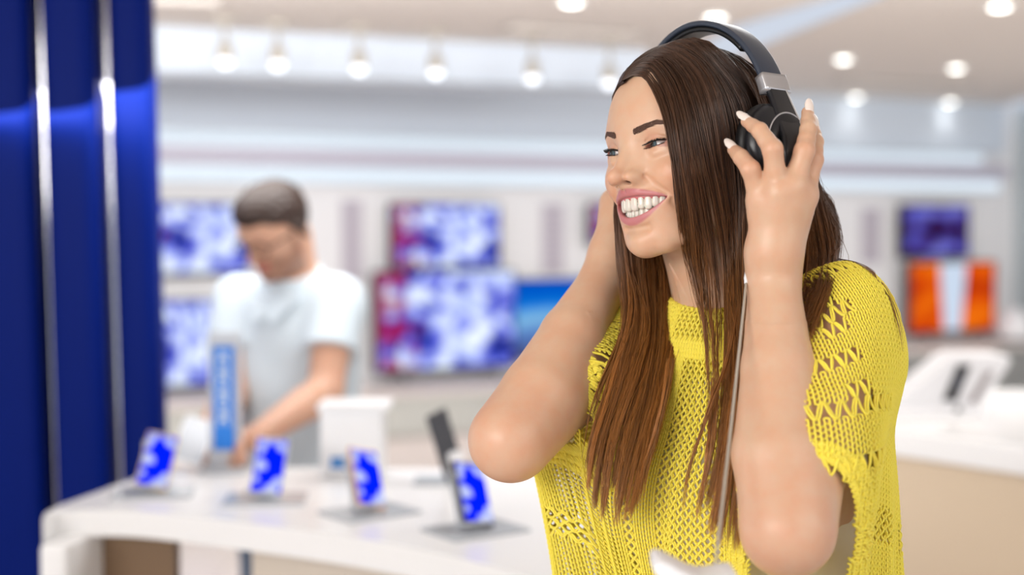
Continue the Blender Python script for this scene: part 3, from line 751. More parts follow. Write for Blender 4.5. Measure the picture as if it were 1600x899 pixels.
L_HAND = dict(dorsal=(0, -1, .25),
    wrist=[L_WR, at(1209, 395, 1.358)],
    fingers=[  # pinky, ring, middle, index: MCP, PIP, DIP, tip
        ([at(1188, 314, 1.350), at(1172, 264, 1.338), at(1158, 246, 1.350), at(1146, 234, 1.364)], .0096, .0074),
        ([at(1216, 302, 1.338), at(1207, 233, 1.326), at(1187, 204, 1.338), at(1167, 190, 1.356)], .0102, .0073),
        ([at(1239, 292, 1.340), at(1257, 236, 1.336), at(1263, 203, 1.350), at(1262, 176, 1.368)], .0104, .0076),
        ([at(1256, 306, 1.350), at(1271, 250, 1.356), at(1274, 222, 1.370), at(1271, 200, 1.386)], .0100, .0074),
    ],
    thumb=([at(1228, 380, 1.375), at(1250, 335, 1.405), at(1258, 300, 1.43), at(1256, 272, 1.445)], .0125, .0085))
R_HAND = dict(dorsal=(-.8, .5, 0),
    wrist=[R_WR, at(958, 398, 1.565)],
    fingers=[
        ([at(960, 322, 1.60), at(962, 275, 1.625), at(975, 245, 1.635), at(992, 228, 1.635)], .0090, .0064),
        ([at(962, 315, 1.59), at(980, 255, 1.61), at(1000, 222, 1.625), at(1018, 205, 1.63)], .0102, .0073),
        ([at(975, 316, 1.58), at(1003, 258, 1.59), at(1028, 228, 1.61), at(1048, 210, 1.615)], .0104, .0076),
        ([at(988, 322, 1.575), at(1020, 272, 1.57), at(1045, 248, 1.59), at(1064, 234, 1.60)], .0100, .0074),
    ],
    thumb=([at(966, 385, 1.565), at(995, 355, 1.575), at(1015, 335, 1.585), at(1030, 318, 1.595)], .0125, .0085))

def bbox_guard(P, pts, r):
    pts = np.asarray(pts); lo = pts.min(0) - r; hi = pts.max(0) + r
    return ((P >= lo) & (P <= hi)).all(1), lo, hi

def group(P, fn, pts, r, c):
    """fn evaluated only near the points, a lower bound elsewhere"""
    m, lo, hi = bbox_guard(P, pts, r)
    g = np.maximum(np.maximum(lo - P, P - hi), 0)
    out = np.sqrt(np.sum(g * g, 1)).astype(f4) + c
    if m.any(): out[m] = fn(P[m])
    return out

def hand_fn(Hd):
    w0, w1 = Hd['wrist']
    def fn(P):
        d = s_cone(P, w0, w1, .0235, .0225)
        mc = [f[0][0] for f in Hd['fingers']]
        for i, m in enumerate(mc):
            d = smin(d, s_cone(P, w1, m, .0165, [.0125, .0125, .0128, .0122][i]), .016)
        for a, b in zip(mc[:-1], mc[1:]):
            d = smin(d, s_cone(P, a * .75 + w1 * .25, b * .75 + w1 * .25, .0125, .0125), .010)
        d = smin(d, s_cone(P, w1, Hd['thumb'][0][0], .019, .016), .016)
        for m in mc: d = smin(d, s_sph(P, m + np.array(Hd['dorsal']) * .0045, .0098), .010)
        pad = (mc[3] * .35 + w1 * .35 + Hd['thumb'][0][1] * .3)
        d = smin(d, s_sph(P, pad, .015), .016)
        for pts, r0, r1 in Hd['fingers'] + [Hd['thumb']]:
            p = [np.asarray(q) for q in pts]
            rr = [r0 * 1.04, r0 * .93, r1 * 1.03, r1 * .80]
            c = None
            for i in range(3):
                mid = (p[i] + p[i + 1]) / 2; rm = (rr[i] + rr[i + 1]) / 2 * .93
                for (a, b, ra, rb) in ((p[i], mid, rr[i], rm), (mid, p[i + 1], rm, rr[i + 1])):
                    e = s_cone(P, a, b, ra, rb); c = e if c is None else smin(c, e, .003)
            d = smin(d, c, .006)
        return d
    pts = [w0, w1] + [q for f in Hd['fingers'] + [Hd['thumb']] for q in f[0]]
    return lambda P: group(P, fn, pts, .07, .04)
L_hand, R_hand = hand_fn(L_HAND), hand_fn(R_HAND)

def arm_fn(sh, el, wr, bulge):
    sh, el, wr, bulge = [np.asarray(v) for v in (sh, el, wr, bulge)]
    fm = el + (wr - el) * .28 + bulge * .009; fm2 = el + (wr - el) * .62 + bulge * .002
    um = sh + (el - sh) * .5
    def fn(P):
        d = s_chain(P, [sh, um, el], [.047, .043, .038], .004)
        d = smin(d, s_chain(P, [el, fm, fm2, wr], [.0370, .0400, .0330, .0235], .005), .022)
        return d
    return lambda P: group(P, fn, [sh, el, wr], .155, .09)
L_arm = arm_fn(L_SH, L_EL, L_WR, np.array([-.7, 0, 0])); R_arm = arm_fn(R_SH, R_EL, R_WR, np.array([.3, 0, -.2]))

def torso_local(P): return ((P - SHC.astype(f4)) @ TB.astype(f4))
def torso_fn(P):
    q = torso_local(P); qa = np.stack([np.abs(q[:, 0]), q[:, 1], q[:, 2]], -1)
    d = s_ell(qa, (0, -.005, -.17), (.126, .090, .21))
    d = smin(d, s_cone(qa, (.03, -.01, -.045), (.114, -.01, -.054), .045, .040), .05)
    d = smin(d, s_ell(qa, (.072, .075, -.20), (.068, .060, .065)), .04)
    d = smin(d, s_ell(qa, (0, -.005, -.38), (.104, .080, .16)), .08)
    d = smin(d, s_ell(qa, (0, -.015, -.56), (.145, .108, .14)), .08)
    d = smin(d, s_cone(qa, (.012, .055, -.048), (.12, .02, -.015), .010, .011), .022)      # collar bones
    return d
def neck_fn(P):
    d = s_cone(P, NECK0, NECK1, .060, .0535)
    d = smin(d, s_cone(P, tb(.012, .05, -.035), from_head((4.6, -1.5, -3.0)), .011, .013), .022)
    d = smin(d, s_cone(P, tb(-.012, .05, -.035), from_head((-4.6, -1.5, -3.0)), .011, .013), .022)
    d = smin(d, s_cone(P, tb(.09, -.03, -.045), from_head((2.6, -4, -5.0)), .020, .025), .03)
    d = smin(d, s_cone(P, tb(-.09, -.03, -.045), from_head((-2.6, -4, -5.0)), .020, .025), .03)
    return d
def head_fn(P): return (head_sdf(to_head(P)) * 0.01).astype(f4)
HC8 = [from_head((0, 0, 1.0))]
def body_fn(P):
    P = P.astype(f4)
    hd = group(P, head_fn, HC8, .175, .05)
    tr = group(P, torso_fn, [tb(0, 0, 0), tb(0, 0, -.5)], .32, .10)
    nk = group(P, neck_fn, [NECK0, NECK1, tb(.12, 0, 0), tb(-.12, 0, 0)], .14, .06)
    d = smin(tr, nk, .035)
    d = smin(d, hd, .012)
    la = smin(L_arm(P), L_hand(P), .012); ra = smin(R_arm(P), R_hand(P), .012)
    dl = np.sqrt(np.sum((P - L_SH.astype(f4)) ** 2, 1)); dr = np.sqrt(np.sum((P - R_SH.astype(f4)) ** 2, 1))
    d = np.where(dl < .16, smin(d, la, .05), np.minimum(d, la))
    d = np.where(dr < .16, smin(d, ra, .05), np.minimum(d, ra))
    return d.astype(f4)

QUAL = 1.0
AX = [grade([(-.075, .0030 * QUAL), (.07, .0020), (.085, .0010 * QUAL), (.20, .0011 * QUAL), (.215, .0016 * QUAL), (.31, .0016 * QUAL), (.34, .003), (.45, None)]),
      grade([(1.18, .0030), (1.30, .0022), (1.32, .0014 * QUAL), (1.36, .0011 * QUAL), (1.46, .0011 * QUAL), (1.49, .0022), (1.66, .0025), (1.76, None)]),
      grade([(.88, .006), (1.10, .004), (1.20, .003), (1.42, .0026), (1.45, .0011 * QUAL), (1.60, .0011 * QUAL), (1.625, .0022), (1.73, None)])]
# ---------------------------------------------------------------- the yellow sweater: draped surface
def cloth_sdf(Pt):
    """sweater envelope in torso space"""
    P = Pt.astype(f4); qa = np.stack([np.abs(P[:, 0]), P[:, 1], P[:, 2]], -1)
    d = s_ell(qa, (0, .0, -.17), (.160, .108, .24))
    d = smin(d, s_cone(qa, (.03, -.005, -.050), (.116, -.005, -.060), .053, .050), .05)
    d = smin(d, s_ell(qa, (.070, .078, -.21), (.074, .066, .075)), .07)
    d = smin(d, s_ell(qa, (0, .0, -.45), (.175, .125, .24)), .10)
    for (a, b, r0, r1, t) in ((LSt, LEt, .054, .062, .66), (RSt, REt, .057, .055, .61)):
        d = smin(d, s_cone(P, a, a + (b - a) * t, r0, r1), .035)
        d = smin(d, s_cone(P, a + np.array([0, 0, -.05]), a + (b - a) * t + np.array([0, -.02, -.06]), r0 * .9, r1 * .8), .04)
    return d
def w2t(p): return (np.asarray(p) - SHC) @ TB
LSt, LEt, RSt, REt = w2t(L_SH), w2t(L_EL), w2t(R_SH), w2t(R_EL)
NT, NS = 240, 150
OC = np.array([0.0, 0.005, 0.0])
def sweater_surface():
    th = np.arange(NT) * 2 * np.pi / NT
    v = np.linspace(0, 1, NS)
    el = np.interp(v, [0, .25, .5], [math.radians(66), math.radians(30), 0])
    oz = np.interp(v, [0, .45, 1], [-.09, -.10, -.56])
    oz = np.where(v < .3, -.09, oz)
    T, S = np.meshgrid(np.arange(NT), np.arange(NS), indexing='ij')
    D = np.stack([np.sin(th)[T] * np.cos(el)[S], np.cos(th)[T] * np.cos(el)[S], np.sin(el)[S]], -1).reshape(-1, 3)
    O = np.stack([np.zeros_like(T) + OC[0], np.zeros_like(T) + OC[1], oz[S]], -1).reshape(-1, 3)
    t = np.full(len(D), .42)
    for _ in range(40):
        f = cloth_sdf(O + D * t[:, None]); t = t - f * .8
    P = (O + D * t[:, None]).reshape(NT, NS, 3)
    # neckline: start every column at the neck ring
    nr = np.stack([np.sin(th) * .078, np.cos(th) * .070 + .010, -.022 - .060 * np.clip(np.cos(th), -.2, 1)], -1)
    w = np.clip(1 - np.arange(NS) / 22.0, 0, 1)[None, :, None] ** 1.5
    P = P * (1 - w) + nr[:, None, :] * w
    # hang: the radius may not fall off quickly below a bulge
    rh = np.hypot(P[..., 0] - OC[0], P[..., 1] - OC[1])
    for j in range(1, NS):
        dz = np.maximum(P[:, j - 1, 2] - P[:, j, 2], 0)
        sl = np.interp(j / NS, [0, .4, 1], [1.2, .36, .08])
        rh[:, j] = np.where(P[:, j, 2] < .0, np.maximum(rh[:, j], rh[:, j - 1] - sl * dz), rh[:, j])
    # smooth
    for _ in range(5):
        rh[:, 1:-1] = .5 * rh[:, 1:-1] + .25 * (rh[:, :-2] + rh[:, 2:])
        rh = .5 * rh + .25 * (np.roll(rh, 1, 0) + np.roll(rh, -1, 0))
    z = P[..., 2]
    fold = np.clip((-z - .12) / .3, 0, 1)
    A = th[:, None]
    rh += fold * (.010 * np.sin(7 * A + 1.0) + .007 * np.sin(13 * A + 6 * z + 2) + .004 * np.sin(23 * A + 1))
    P[..., 0] = OC[0] + np.sin(A) * rh; P[..., 1] = OC[1] + np.cos(A) * rh
    P[:, :12] = P[:, :12] * 1.0
    # equal arc length down every column
    out = np.empty_like(P); Ls = np.zeros((NT, NS))
    seg = np.linalg.norm(np.diff(P, axis=1), axis=2); Ls[:, 1:] = np.cumsum(seg, 1)
    for i in range(NT):
        s = np.linspace(0, Ls[i, -1], NS)
        for k in range(3): out[i, :, k] = np.interp(s, Ls[i], P[i, :, k])
    return out, Ls[:, -1]
SW, SWL = sweater_surface()
def sw_sample(u, v):
    """u in turns (0 = front, grows to her left), v 0..1 down; returns torso-space position and outward normal"""
    def S(u, v):
        a = (u % 1.0) * NT; i = np.floor(a).astype(int); fa = (a - i)[..., None]
        b = np.clip(v, 0, 1) * (NS - 1); j = np.minimum(np.floor(b).astype(int), NS - 2); fb = (b - j)[..., None]
        i0 = i % NT; i1 = (i + 1) % NT
        return (SW[i0, j] * (1 - fa) + SW[i1, j] * fa) * (1 - fb) + (SW[i0, j + 1] * (1 - fa) + SW[i1, j + 1] * fa) * fb
    p = S(u, v); pu = S(u + .004, v) - S(u - .004, v); pv = S(u, np.clip(v + .008, 0, 1)) - S(u, np.clip(v - .008, 0, 1))
    n = np.cross(pv, pu); n /= np.linalg.norm(n, axis=-1, keepdims=True) + 1e-12
    return p, n
def t2w(p): return SHC + p @ TB.T
def hole_fit(a, b, t, r, drop):
    ax = b - a; L = np.linalg.norm(ax); ax = ax / L; q = SW - a
    h = q @ ax; d = np.linalg.norm(q - h[..., None] * ax, axis=2)
    m = (h > (t - .06) * L) & (d < r)
    i, j = np.nonzero(m); ii = (i + NT // 2) % NT - NT // 2
    u0, u1, v0, v1 = ii.min() / NT, ii.max() / NT, j.min() / (NS - 1), j.max() / (NS - 1)
    return (u0 + u1) / 2, (v0 + v1) / 2 + drop / 2, (u1 - u0) / 2 * 1.08, (v1 - v0) / 2 * 1.08 + drop / 2
# where the arms leave the sweater: nearest surface point to the arm axis end
def arm_uv(a, b, t, dz=0.0):
    tgt = a + (b - a) * t + np.array([0, 0, dz]); d = np.linalg.norm(SW - tgt, axis=2); i, j = np.unravel_index(np.argmin(d), d.shape)
    return i / NT, j / (NS - 1)
def tubes(C, Nn, r, ns=4):
    """C (m, k, 3) centre lines, Nn (m, k, 3) normals, r radius (m, k) or scalar -> one mesh of m open tubes"""
    m, k, _ = C.shape
    T = np.gradient(C, axis=1); T /= np.linalg.norm(T, axis=2, keepdims=True) + 1e-12
    B = np.cross(T, Nn); B /= np.linalg.norm(B, axis=2, keepdims=True) + 1e-12
    A = np.cross(B, T)
    r = np.broadcast_to(r, (m, k))[..., None]
    a = np.arange(ns) * 2 * np.pi / ns + .4
    V = (C[:, :, None, :] + (r * A)[:, :, None, :] * np.cos(a)[None, None, :, None] + (r * B)[:, :, None, :] * np.sin(a)[None, None, :, None])
    base = (np.arange(m)[:, None, None] * k + np.arange(k - 1)[None, :, None]) * ns
    j = np.arange(ns)[None, None, :]; j2 = (j + 1) % ns
    Q = np.stack([base + j, base + j2, base + ns + j2, base + ns + j], -1).reshape(-1, 4)
    return V.reshape(-1, 3), Q

NU, NV = 168, 132                      # stitches round the body, rows down
HOLES = []
for (a, b, t, r, drop) in ((LSt, LEt, .66, .062, .07), (RSt, REt, .61, .053, -.02)):
    u0, v0, ru, rv = hole_fit(a, b, t, r, drop)
    HOLES.append((u0 - .004, v0 + .045, ru * .80, rv - .045) if u0 > 0 else (u0, v0, ru, rv))
def in_hole(u, v, g=1.0):
    uu = (u + .5) % 1.0 - .5; m = np.zeros(np.shape(u), bool)
    for u0, v0, ru, rv in HOLES: m |= ((uu - u0) / (ru * g)) ** 2 + ((v - v0) / (rv * g)) ** 2 < 1
    return m
def zone(u, v):
    """0 stockinette, 1 open lattice, 2 large eyelets"""
    uu = (u + .5) % 1.0 - .5
    z = np.zeros(u.shape, int)
    row = (v * NV).astype(int)
    z[(np.abs(uu - .005) < .068) & (v > .035) & (v < .80)] = 1
    z[(np.abs(uu + .03) < .012) & (v > .2)] = 0
    z[(np.abs(uu) < .068) & (v > .165) & (v < .195)] = 0
    z[(uu > .085 + .05 * np.sin(row // 9 * 2.1)) & (uu < .21 + .03 * np.sin(row // 9 * 1.3)) & (v > .05) & (v < .46) & ((row % 9 < 3) | ((row % 6 < 3) & (uu > .150) & (uu < .178) & (v > .16) & (v < .34)))] = 2
    z[(uu > .24) & (uu < .45) & (v > .03) & (v < .25) & (row % 12 < 3) & ((uu * 40 % 4) < 2.4)] = 2
    z[(uu < -.085) & (uu > -.16) & (v > .20) & (v < .34) & (((uu * 62 - v * 6) % 3.6) < 1.6)] = 2
    z[(uu < -.085) & (v > .55) & (row % 18 < 6) & (((uu * 50) % 3.0) < 2.0)] = 1
    z[(uu > .09) & (v > .5) & (row % 22 < 7) & (((uu * 40) % 3.0) < 2.2)] = 1
    z[v < .03] = 0
    return z
def knit():
    k = 9; t = np.linspace(0, 1, k)
    I, J = np.meshgrid(np.arange(0, NU, 2), np.arange(NV), indexing='ij'); I = I.ravel(); J = J.ravel()
    uc, vc = (I + 1) / NU, (J + .5) / NV
    ok = ~in_hole(uc, vc); I, J, uc, vc = I[ok], J[ok], uc[ok], vc[ok]
    zn = zone(uc, vc); out = []
    rng = np.random.default_rng(5)
    def emit(I, J, U, Vv, Dp, r, ns=4):
        n = len(I)
        jit = rng.normal(0, .05, (n, 1))
        u = (I[:, None] + U) / NU; v = (J[:, None] + .5 + Vv + 0 * jit) / NV
        p, nn = sw_sample(u, v)
        p = p + nn * Dp
        out.append(tubes(t2w(p), nn @ TB.T, r, ns))
    s = zn == 0
    for off in (0, 1):                                  # two stockinette stitches to a pair
        n = s.sum(); U = off + t + .13 * np.sin(4 * np.pi * t)
        Vv = -.78 * np.cos(2 * np.pi * t); Dp = .0011 * np.cos(4 * np.pi * t + .5)
        emit(I[s], J[s], np.repeat(U[None], n, 0), np.repeat(Vv[None], n, 0), np.repeat(Dp[None, :, None], n, 0), .00122)
    s = zn == 1; n = s.sum(); ph = (J[s] % 2)[:, None] * np.pi
    U = np.repeat(2 * t[None], n, 0)
    c = np.cos(2 * np.pi * t[None] + ph)
    for o, dd in ((-.10, .0006), (.10, -.0006)):        # double strand
        emit(I[s], J[s], U + o * np.sin(2 * np.pi * t)[None], -.56 * np.sign(c) * np.abs(c) ** .8 + o, (dd + .0008 * np.cos(4 * np.pi * t[None] + ph))[..., None], .00135)
    s = (zn == 2) & (J % 3 == 0); n = s.sum(); ph = ((J[s] // 3) % 2)[:, None] * np.pi
    U = np.repeat(2 * t[None], n, 0); c = np.cos(2 * np.pi * t[None] + ph)
    for o, dd in ((-.14, .0006), (.14, -.0006)):
        emit(I[s], J[s], U + o * np.sin(2 * np.pi * t)[None], 1 - 1.5 * np.sign(c) * np.abs(c) ** .8 + o, (dd + .0008 * np.cos(4 * np.pi * t[None] + ph))[..., None], .00130)
    # neckband and sleeve bands: dense chains of slanted loops that follow the edge
    def band(uf, vf, n, rows, du, dv, r=.0015):
        a = np.arange(n) / n
        for q in range(rows):
            tt = (a[:, None] + (t[None] + 0.0) / n)
            u0, v0, nu, nv = uf(tt), vf(tt), du(tt), dv(tt)
            w = q + .9 * (.5 - .5 * np.cos(2 * np.pi * t[None])) - .3
            wob = .22 / n * np.sin(4 * np.pi * t[None])
            u0, v0, nu, nv = uf(tt + wob), vf(tt + wob), du(tt), dv(tt)
            p, nn = sw_sample(u0 + nu * w, v0 + nv * w)
            p = p + nn * (.0012 * np.cos(4 * np.pi * t[None]) + .0010)[..., None]
            out.append(tubes(t2w(p), nn @ TB.T, r, 5))
    band(lambda a: a, lambda a: 0 * a, 150, 3, lambda a: 0 * a, lambda a: 0 * a + 1.0 / NV)
    for u0, v0, ru, rv in HOLES:
        band(lambda a: u0 + ru * np.cos(2 * np.pi * a), lambda a: v0 + rv * np.sin(2 * np.pi * a), 84, 3,
             lambda a: 1.0 / NU * np.cos(2 * np.pi * a), lambda a: 1.0 / NV * np.sin(2 * np.pi * a), .0016)
    Vs, Qs, n = [], [], 0
    for V, Q in out: Vs.append(V); Qs.append(Q + n); n += len(V)
    return np.concatenate(Vs), np.concatenate(Qs)
# ---------------------------------------------------------------- her hair: strands laid along guides
def wear_sdf(P):
    return np.minimum(np.minimum(group(P, head_fn, HC8, .175, .05), neck_fn(P)), cloth_sdf(w2t(P).astype(f4)))
def ray_hit(px, py, d0=1.15, d1=1.80):
    """depth at which the pixel rays meet her head or clothes, nan where they miss"""
    px = np.atleast_1d(np.asarray(px, float)); py = np.atleast_1d(np.asarray(py, float))
    d = np.full(px.shape, d0)
    dr = FWD[None] + RGT[None] * ((px - W / 2) / FPX)[:, None] - UPV[None] * ((py - H / 2) / FPX)[:, None]
    for _ in range(90):
        f = wear_sdf((CAM + dr * d[:, None]).astype(f4)); d = d + np.where(f > 0, np.maximum(f, .0003), f) * .7
    f = wear_sdf((CAM + dr * d[:, None]).astype(f4))
    return np.where((np.abs(f) < .006) & (d < d1), d, np.nan)
def hl(x, y, z): return ('h', x, y, z)
def guide(spec, n=26):
    """spec entries: hl(...) head-space cm; (px, py, off) with off in cm in front of head or clothes; (px, py, D) with D > 1 an absolute depth"""
    pts = []
    for s in spec:
        if s[0] == 'h': pts.append(from_head(s[1:])); continue
        px, py, o = s
        if o > 1.25: pts.append(at(px, py, o)); continue
        d = ray_hit(px, py)[0]
        pts.append(None if np.isnan(d) else at(px, py, d - o * .01))
    pts = [at(spec[i][0], spec[i][1], 1.395) if p is None else p for i, p in enumerate(pts)]
    P = np.array(pts)
    P[1:-1] = .8 * P[1:-1] + .1 * (P[:-2] + P[2:])
    L = np.concatenate([[0], np.cumsum(np.linalg.norm(np.diff(P, axis=0), axis=1))])
    C = catmull(P, 200); Lc = np.concatenate([[0], np.cumsum(np.linalg.norm(np.diff(C, axis=0), axis=1))])
    s = np.linspace(0, Lc[-1], n)
    return np.stack([np.interp(s, Lc, C[:, k]) for k in range(3)], 1)

def skull(x, y, z, off):
    """push a head-space point to the skull surface, off cm above it"""
    c = np.array([0, -.9, 2.6]); v = np.array([x, y, z], float) - c; v /= np.linalg.norm(v)
    t = 12.0
    for _ in range(40):
        t -= float(head_sdf((c + v * t)[None].astype(f4))[0]) * .8
    p = c + v * (t + off); return ('h', p[0], p[1], p[2])

def part(y):                                                # the parting, front hairline to crown
    return skull(-.6, y, 12 - max(y, 0) * .75, .7)
NEAR = [
    [part(7.4), (1000, 112, .4), (1020, 140, .5), (1035, 180, .6), (1045, 230, .7), (1053, 285, .8), (1060, 340, 1.0), (1068, 395, 1.43), (1080, 440, 1.425), (1096, 500, 1.415), (1112, 555, 1.405)],
    [part(6.6), skull(.8, 6.5, 10, .6), (1045, 130, .8), (1060, 180, .9), (1068, 240, 1.0), (1076, 300, 1.0), (1086, 360, 1.0), (1094, 430, 1.43), (1104, 500, 1.41), (1112, 570, 1.40), (1104, 680, 1.385)],
    [part(5.4), skull(1.2, 5.3, 11, .8), (1072, 115, 1.0), (1092, 170, 1.0), (1104, 240, 1.0), (1120, 310, 1.0), (1133, 380, 1.0), (1140, 460, 1.415), (1140, 560, 1.385), (1126, 690, 1.36), (1092, 820, 1.35)],
    [part(4.0), skull(1.4, 3.9, 11, .9), (1098, 100, 1.1), (1124, 160, 1.0), (1134, 230, .9), (1144, 310, 1.0), (1150, 390, 1.1), (1150, 480, 1.40), (1152, 580, 1.37), (1142, 710, 1.345), (1118, 850, 1.34)],
    [part(2.4), skull(1.6, 2.2, 11, 1.0), skull(4.2, 2.2, 9, 1.2), (1158, 150, .8), (1168, 220, .5), (1172, 300, .7), (1172, 390, 1.41), (1172, 480, 1.40), (1168, 590, 1.37), (1162, 720, 1.345), (1142, 866, 1.335)],
    [part(.6), skull(1.8, .4, 11, 1.1), skull(4.6, .2, 9, 1.2), (1186, 150, .6), (1194, 230, .1), (1198, 310, 1.43), (1196, 390, 1.43), (1192, 480, 1.41), (1186, 590, 1.38), (1178, 720, 1.35), (1160, 872, 1.335)],
    [part(-1.2), hl(3.6, -1.8, 10.6), hl(7.0, -2.6, 7.0), hl(8.4, -3.0, 2.5), hl(8.4, -3.2, -2.0), (1225, 340, 1.45), (1225, 400, 1.45), (1222, 470, 1.42), (1215, 560, 1.40), (1205, 650, 1.39)],
    [part(-3.0), hl(3.6, -4.2, 10.2), hl(6.8, -5.4, 6.8), hl(8.4, -6.0, 2.5), hl(8.8, -6.6, -2.0), (1262, 340, 1.465), (1270, 395, 1.435), (1268, 428, 1.405), (1260, 465, 1.2), (1248, 500, 1.2), (1236, 540, 1.1)],
    [part(-4.8), hl(3.2, -6.6, 9.2), hl(5.8, -8.4, 6.0), hl(7.0, -9.4, 2.0), hl(7.8, -10.4, -2.0), (1290, 330, 1.485), (1308, 385, 1.45), (1306, 415, 1.41), (1298, 450, 1.2), (1280, 490, 1.2), (1262, 535, 1.1)],
]
BACK = [
    [part(-5.4), hl(2.4, -8.4, 8.2), hl(4.2, -10.2, 5.2), hl(5.0, -11.2, 1.5), hl(5.4, -12.2, -3), (1300, 320, 1.535), (1308, 380, 1.54), (1296, 430, 1.56), (1282, 520, 1.60)],
    [part(-5.8), hl(.6, -9.2, 7.6), hl(1.4, -10.9, 4.4), hl(2.0, -11.9, .5), hl(2.0, -12.8, -4), hl(1.8, -13.2, -9), hl(1.8, -13.6, -14), hl(1.8, -14, -21), hl(1.8, -14.2, -27)],
    [part(-5.6), hl(-2.4, -8.9, 7.6), hl(-3.4, -10.2, 4.4), hl(-4.0, -10.9, .5), hl(-4.2, -11.8, -4), hl(-4.4, -12.2, -9), hl(-4.4, -12.4, -14), hl(-4.4, -13, -21), hl(-4.4, -13, -27)],
    [part(-4.8), hl(-4.4, -7.2, 7.8), hl(-6.4, -7.8, 4.4), hl(-7.4, -8.3, .5), hl(-7.8, -8.8, -4), hl(-8.0, -9.0, -9), hl(-8.0, -9, -14), hl(-8.0, -10, -21), hl(-8, -10, -27)],
    [part(-2.6), hl(-5.0, -4.0, 9.0), hl(-7.6, -4.6, 5.0), hl(-8.5, -5.0, .5), hl(-8.8, -5.4, -4), hl(-9.0, -5.6, -9), hl(-9.0, -5.6, -14), hl(-9.0, -7, -21), hl(-9, -7, -25)],
]
FAR = [
    [part(7.4), skull(-2.2, 7.6, 7.0, .35), skull(-4.6, 6.2, 5.2, .25), skull(-6.6, 4.0, 2.2, .2), skull(-7.2, 2.4, -1.0, .4), (957, 300, 1.515), (960, 360, 1.505), (966, 430, 1.50), (978, 500, 1.485), (958, 580, 1.46), (930, 660, 1.435), (914, 760, 1.425)],
    [part(6.4), skull(-3.0, 6.6, 8.0, .5), skull(-5.6, 4.6, 5.0, .5), skull(-7.2, 2.6, 2.0, .5), skull(-7.4, 1.8, -1.5, .6), (972, 310, 1.52), (976, 370, 1.51), (986, 440, 1.505), (998, 510, 1.485), (978, 600, 1.45), (946, 700, 1.425), (934, 808, 1.415)],
    [part(5.0), skull(-3.4, 5.2, 9.0, .6), skull(-6.2, 3.6, 5.4, .8), skull(-7.4, 2.2, 2.0, .9), skull(-7.8, 1.8, -1.5, 1.0), hl(-8.2, 1.5, -6), (1000, 390, 1.525), (1008, 450, 1.51), (1016, 520, 1.49), (1000, 610, 1.45), (972, 710, 1.42), (958, 828, 1.41)],
    [part(3.2), skull(-3.8, 3.2, 10, .7), skull(-6.8, 1.4, 5.6, .9), skull(-8.0, .2, 2.0, 1.0), hl(-8.6, 0, -2), hl(-8.6, 0, -7), (1024, 410, 1.535), (1030, 460, 1.515), (1036, 530, 1.49), (1026, 620, 1.45), (994, 720, 1.42), (980, 832, 1.405)],
    [part(1.0), skull(-4.0, 1.0, 10, .8), skull(-7.2, -1, 5.6, 1.0), hl(-8.6, -2, 2), hl(-8.8, -2, -2), hl(-8.6, -1.6, -8), (1044, 430, 1.54), (1050, 480, 1.52), (1054, 545, 1.49), (1044, 630, 1.44), (1018, 720, 1.42), (1000, 790, 1.405)],
]
THIN = [   # thin locks: two edges each
    ([(1062, 340, 1.0), (1074, 390, 1.425), (1088, 460, 1.42), (1110, 530, 1.405), (1114, 556, 1.40)], [(1066, 340, 1.0), (1080, 390, 1.425), (1094, 460, 1.42), (1113, 530, 1.405), (1116, 556, 1.40)], 26),
    ([(1150, 480, 1.385), (1136, 560, 1.365), (1098, 660, 1.355), (1072, 740, 1.352), (1063, 815, 1.35)], [(1156, 480, 1.385), (1142, 560, 1.365), (1106, 660, 1.355), (1076, 740, 1.352), (1065, 812, 1.35)], 34),
    ([(985, 470, 1.49), (962, 540, 1.47), (935, 600, 1.455), (917, 660, 1.445), (908, 720, 1.44)], [(995, 470, 1.49), (974, 540, 1.47), (944, 600, 1.455), (924, 660, 1.445), (913, 715, 1.44)], 60),
    ([(1302, 405, 1.46), (1345, 420, .5), (1386, 452, .5), (1408, 510, 1.385), (1416, 600, 1.385)], [(1304, 403, 1.46), (1348, 418, .5), (1389, 450, .5), (1411, 512, 1.384), (1418, 596, 1.384)], 16),
    ([(1270, 380, 1.46), (1275, 440, 1.42), (1262, 500, 1.395), (1245, 560, 1.38), (1240, 590, 1.375)], [(1284, 380, 1.46), (1290, 440, 1.42), (1272, 500, 1.39), (1250, 560, 1.38), (1243, 590, 1.375)], 50),
    ([(1040, 560, 1.43), (1030, 640, 1.415), (1004, 720, 1.41), (990, 780, 1.40), (985, 815, 1.40)], [(1056, 560, 1.43), (1040, 640, 1.415), (1016, 720, 1.41), (1004, 780, 1.40), (1000, 800, 1.40)], 60),
    ([(1110, 590, 1.375), (1106, 680, 1.36), (1100, 740, 1.355), (1090, 790, 1.352), (1086, 830, 1.35)], [(1128, 590, 1.375), (1120, 680, 1.36), (1108, 740, 1.355), (1098, 790, 1.352), (1090, 825, 1.35)], 60),
]
NP = 26
TONE = []
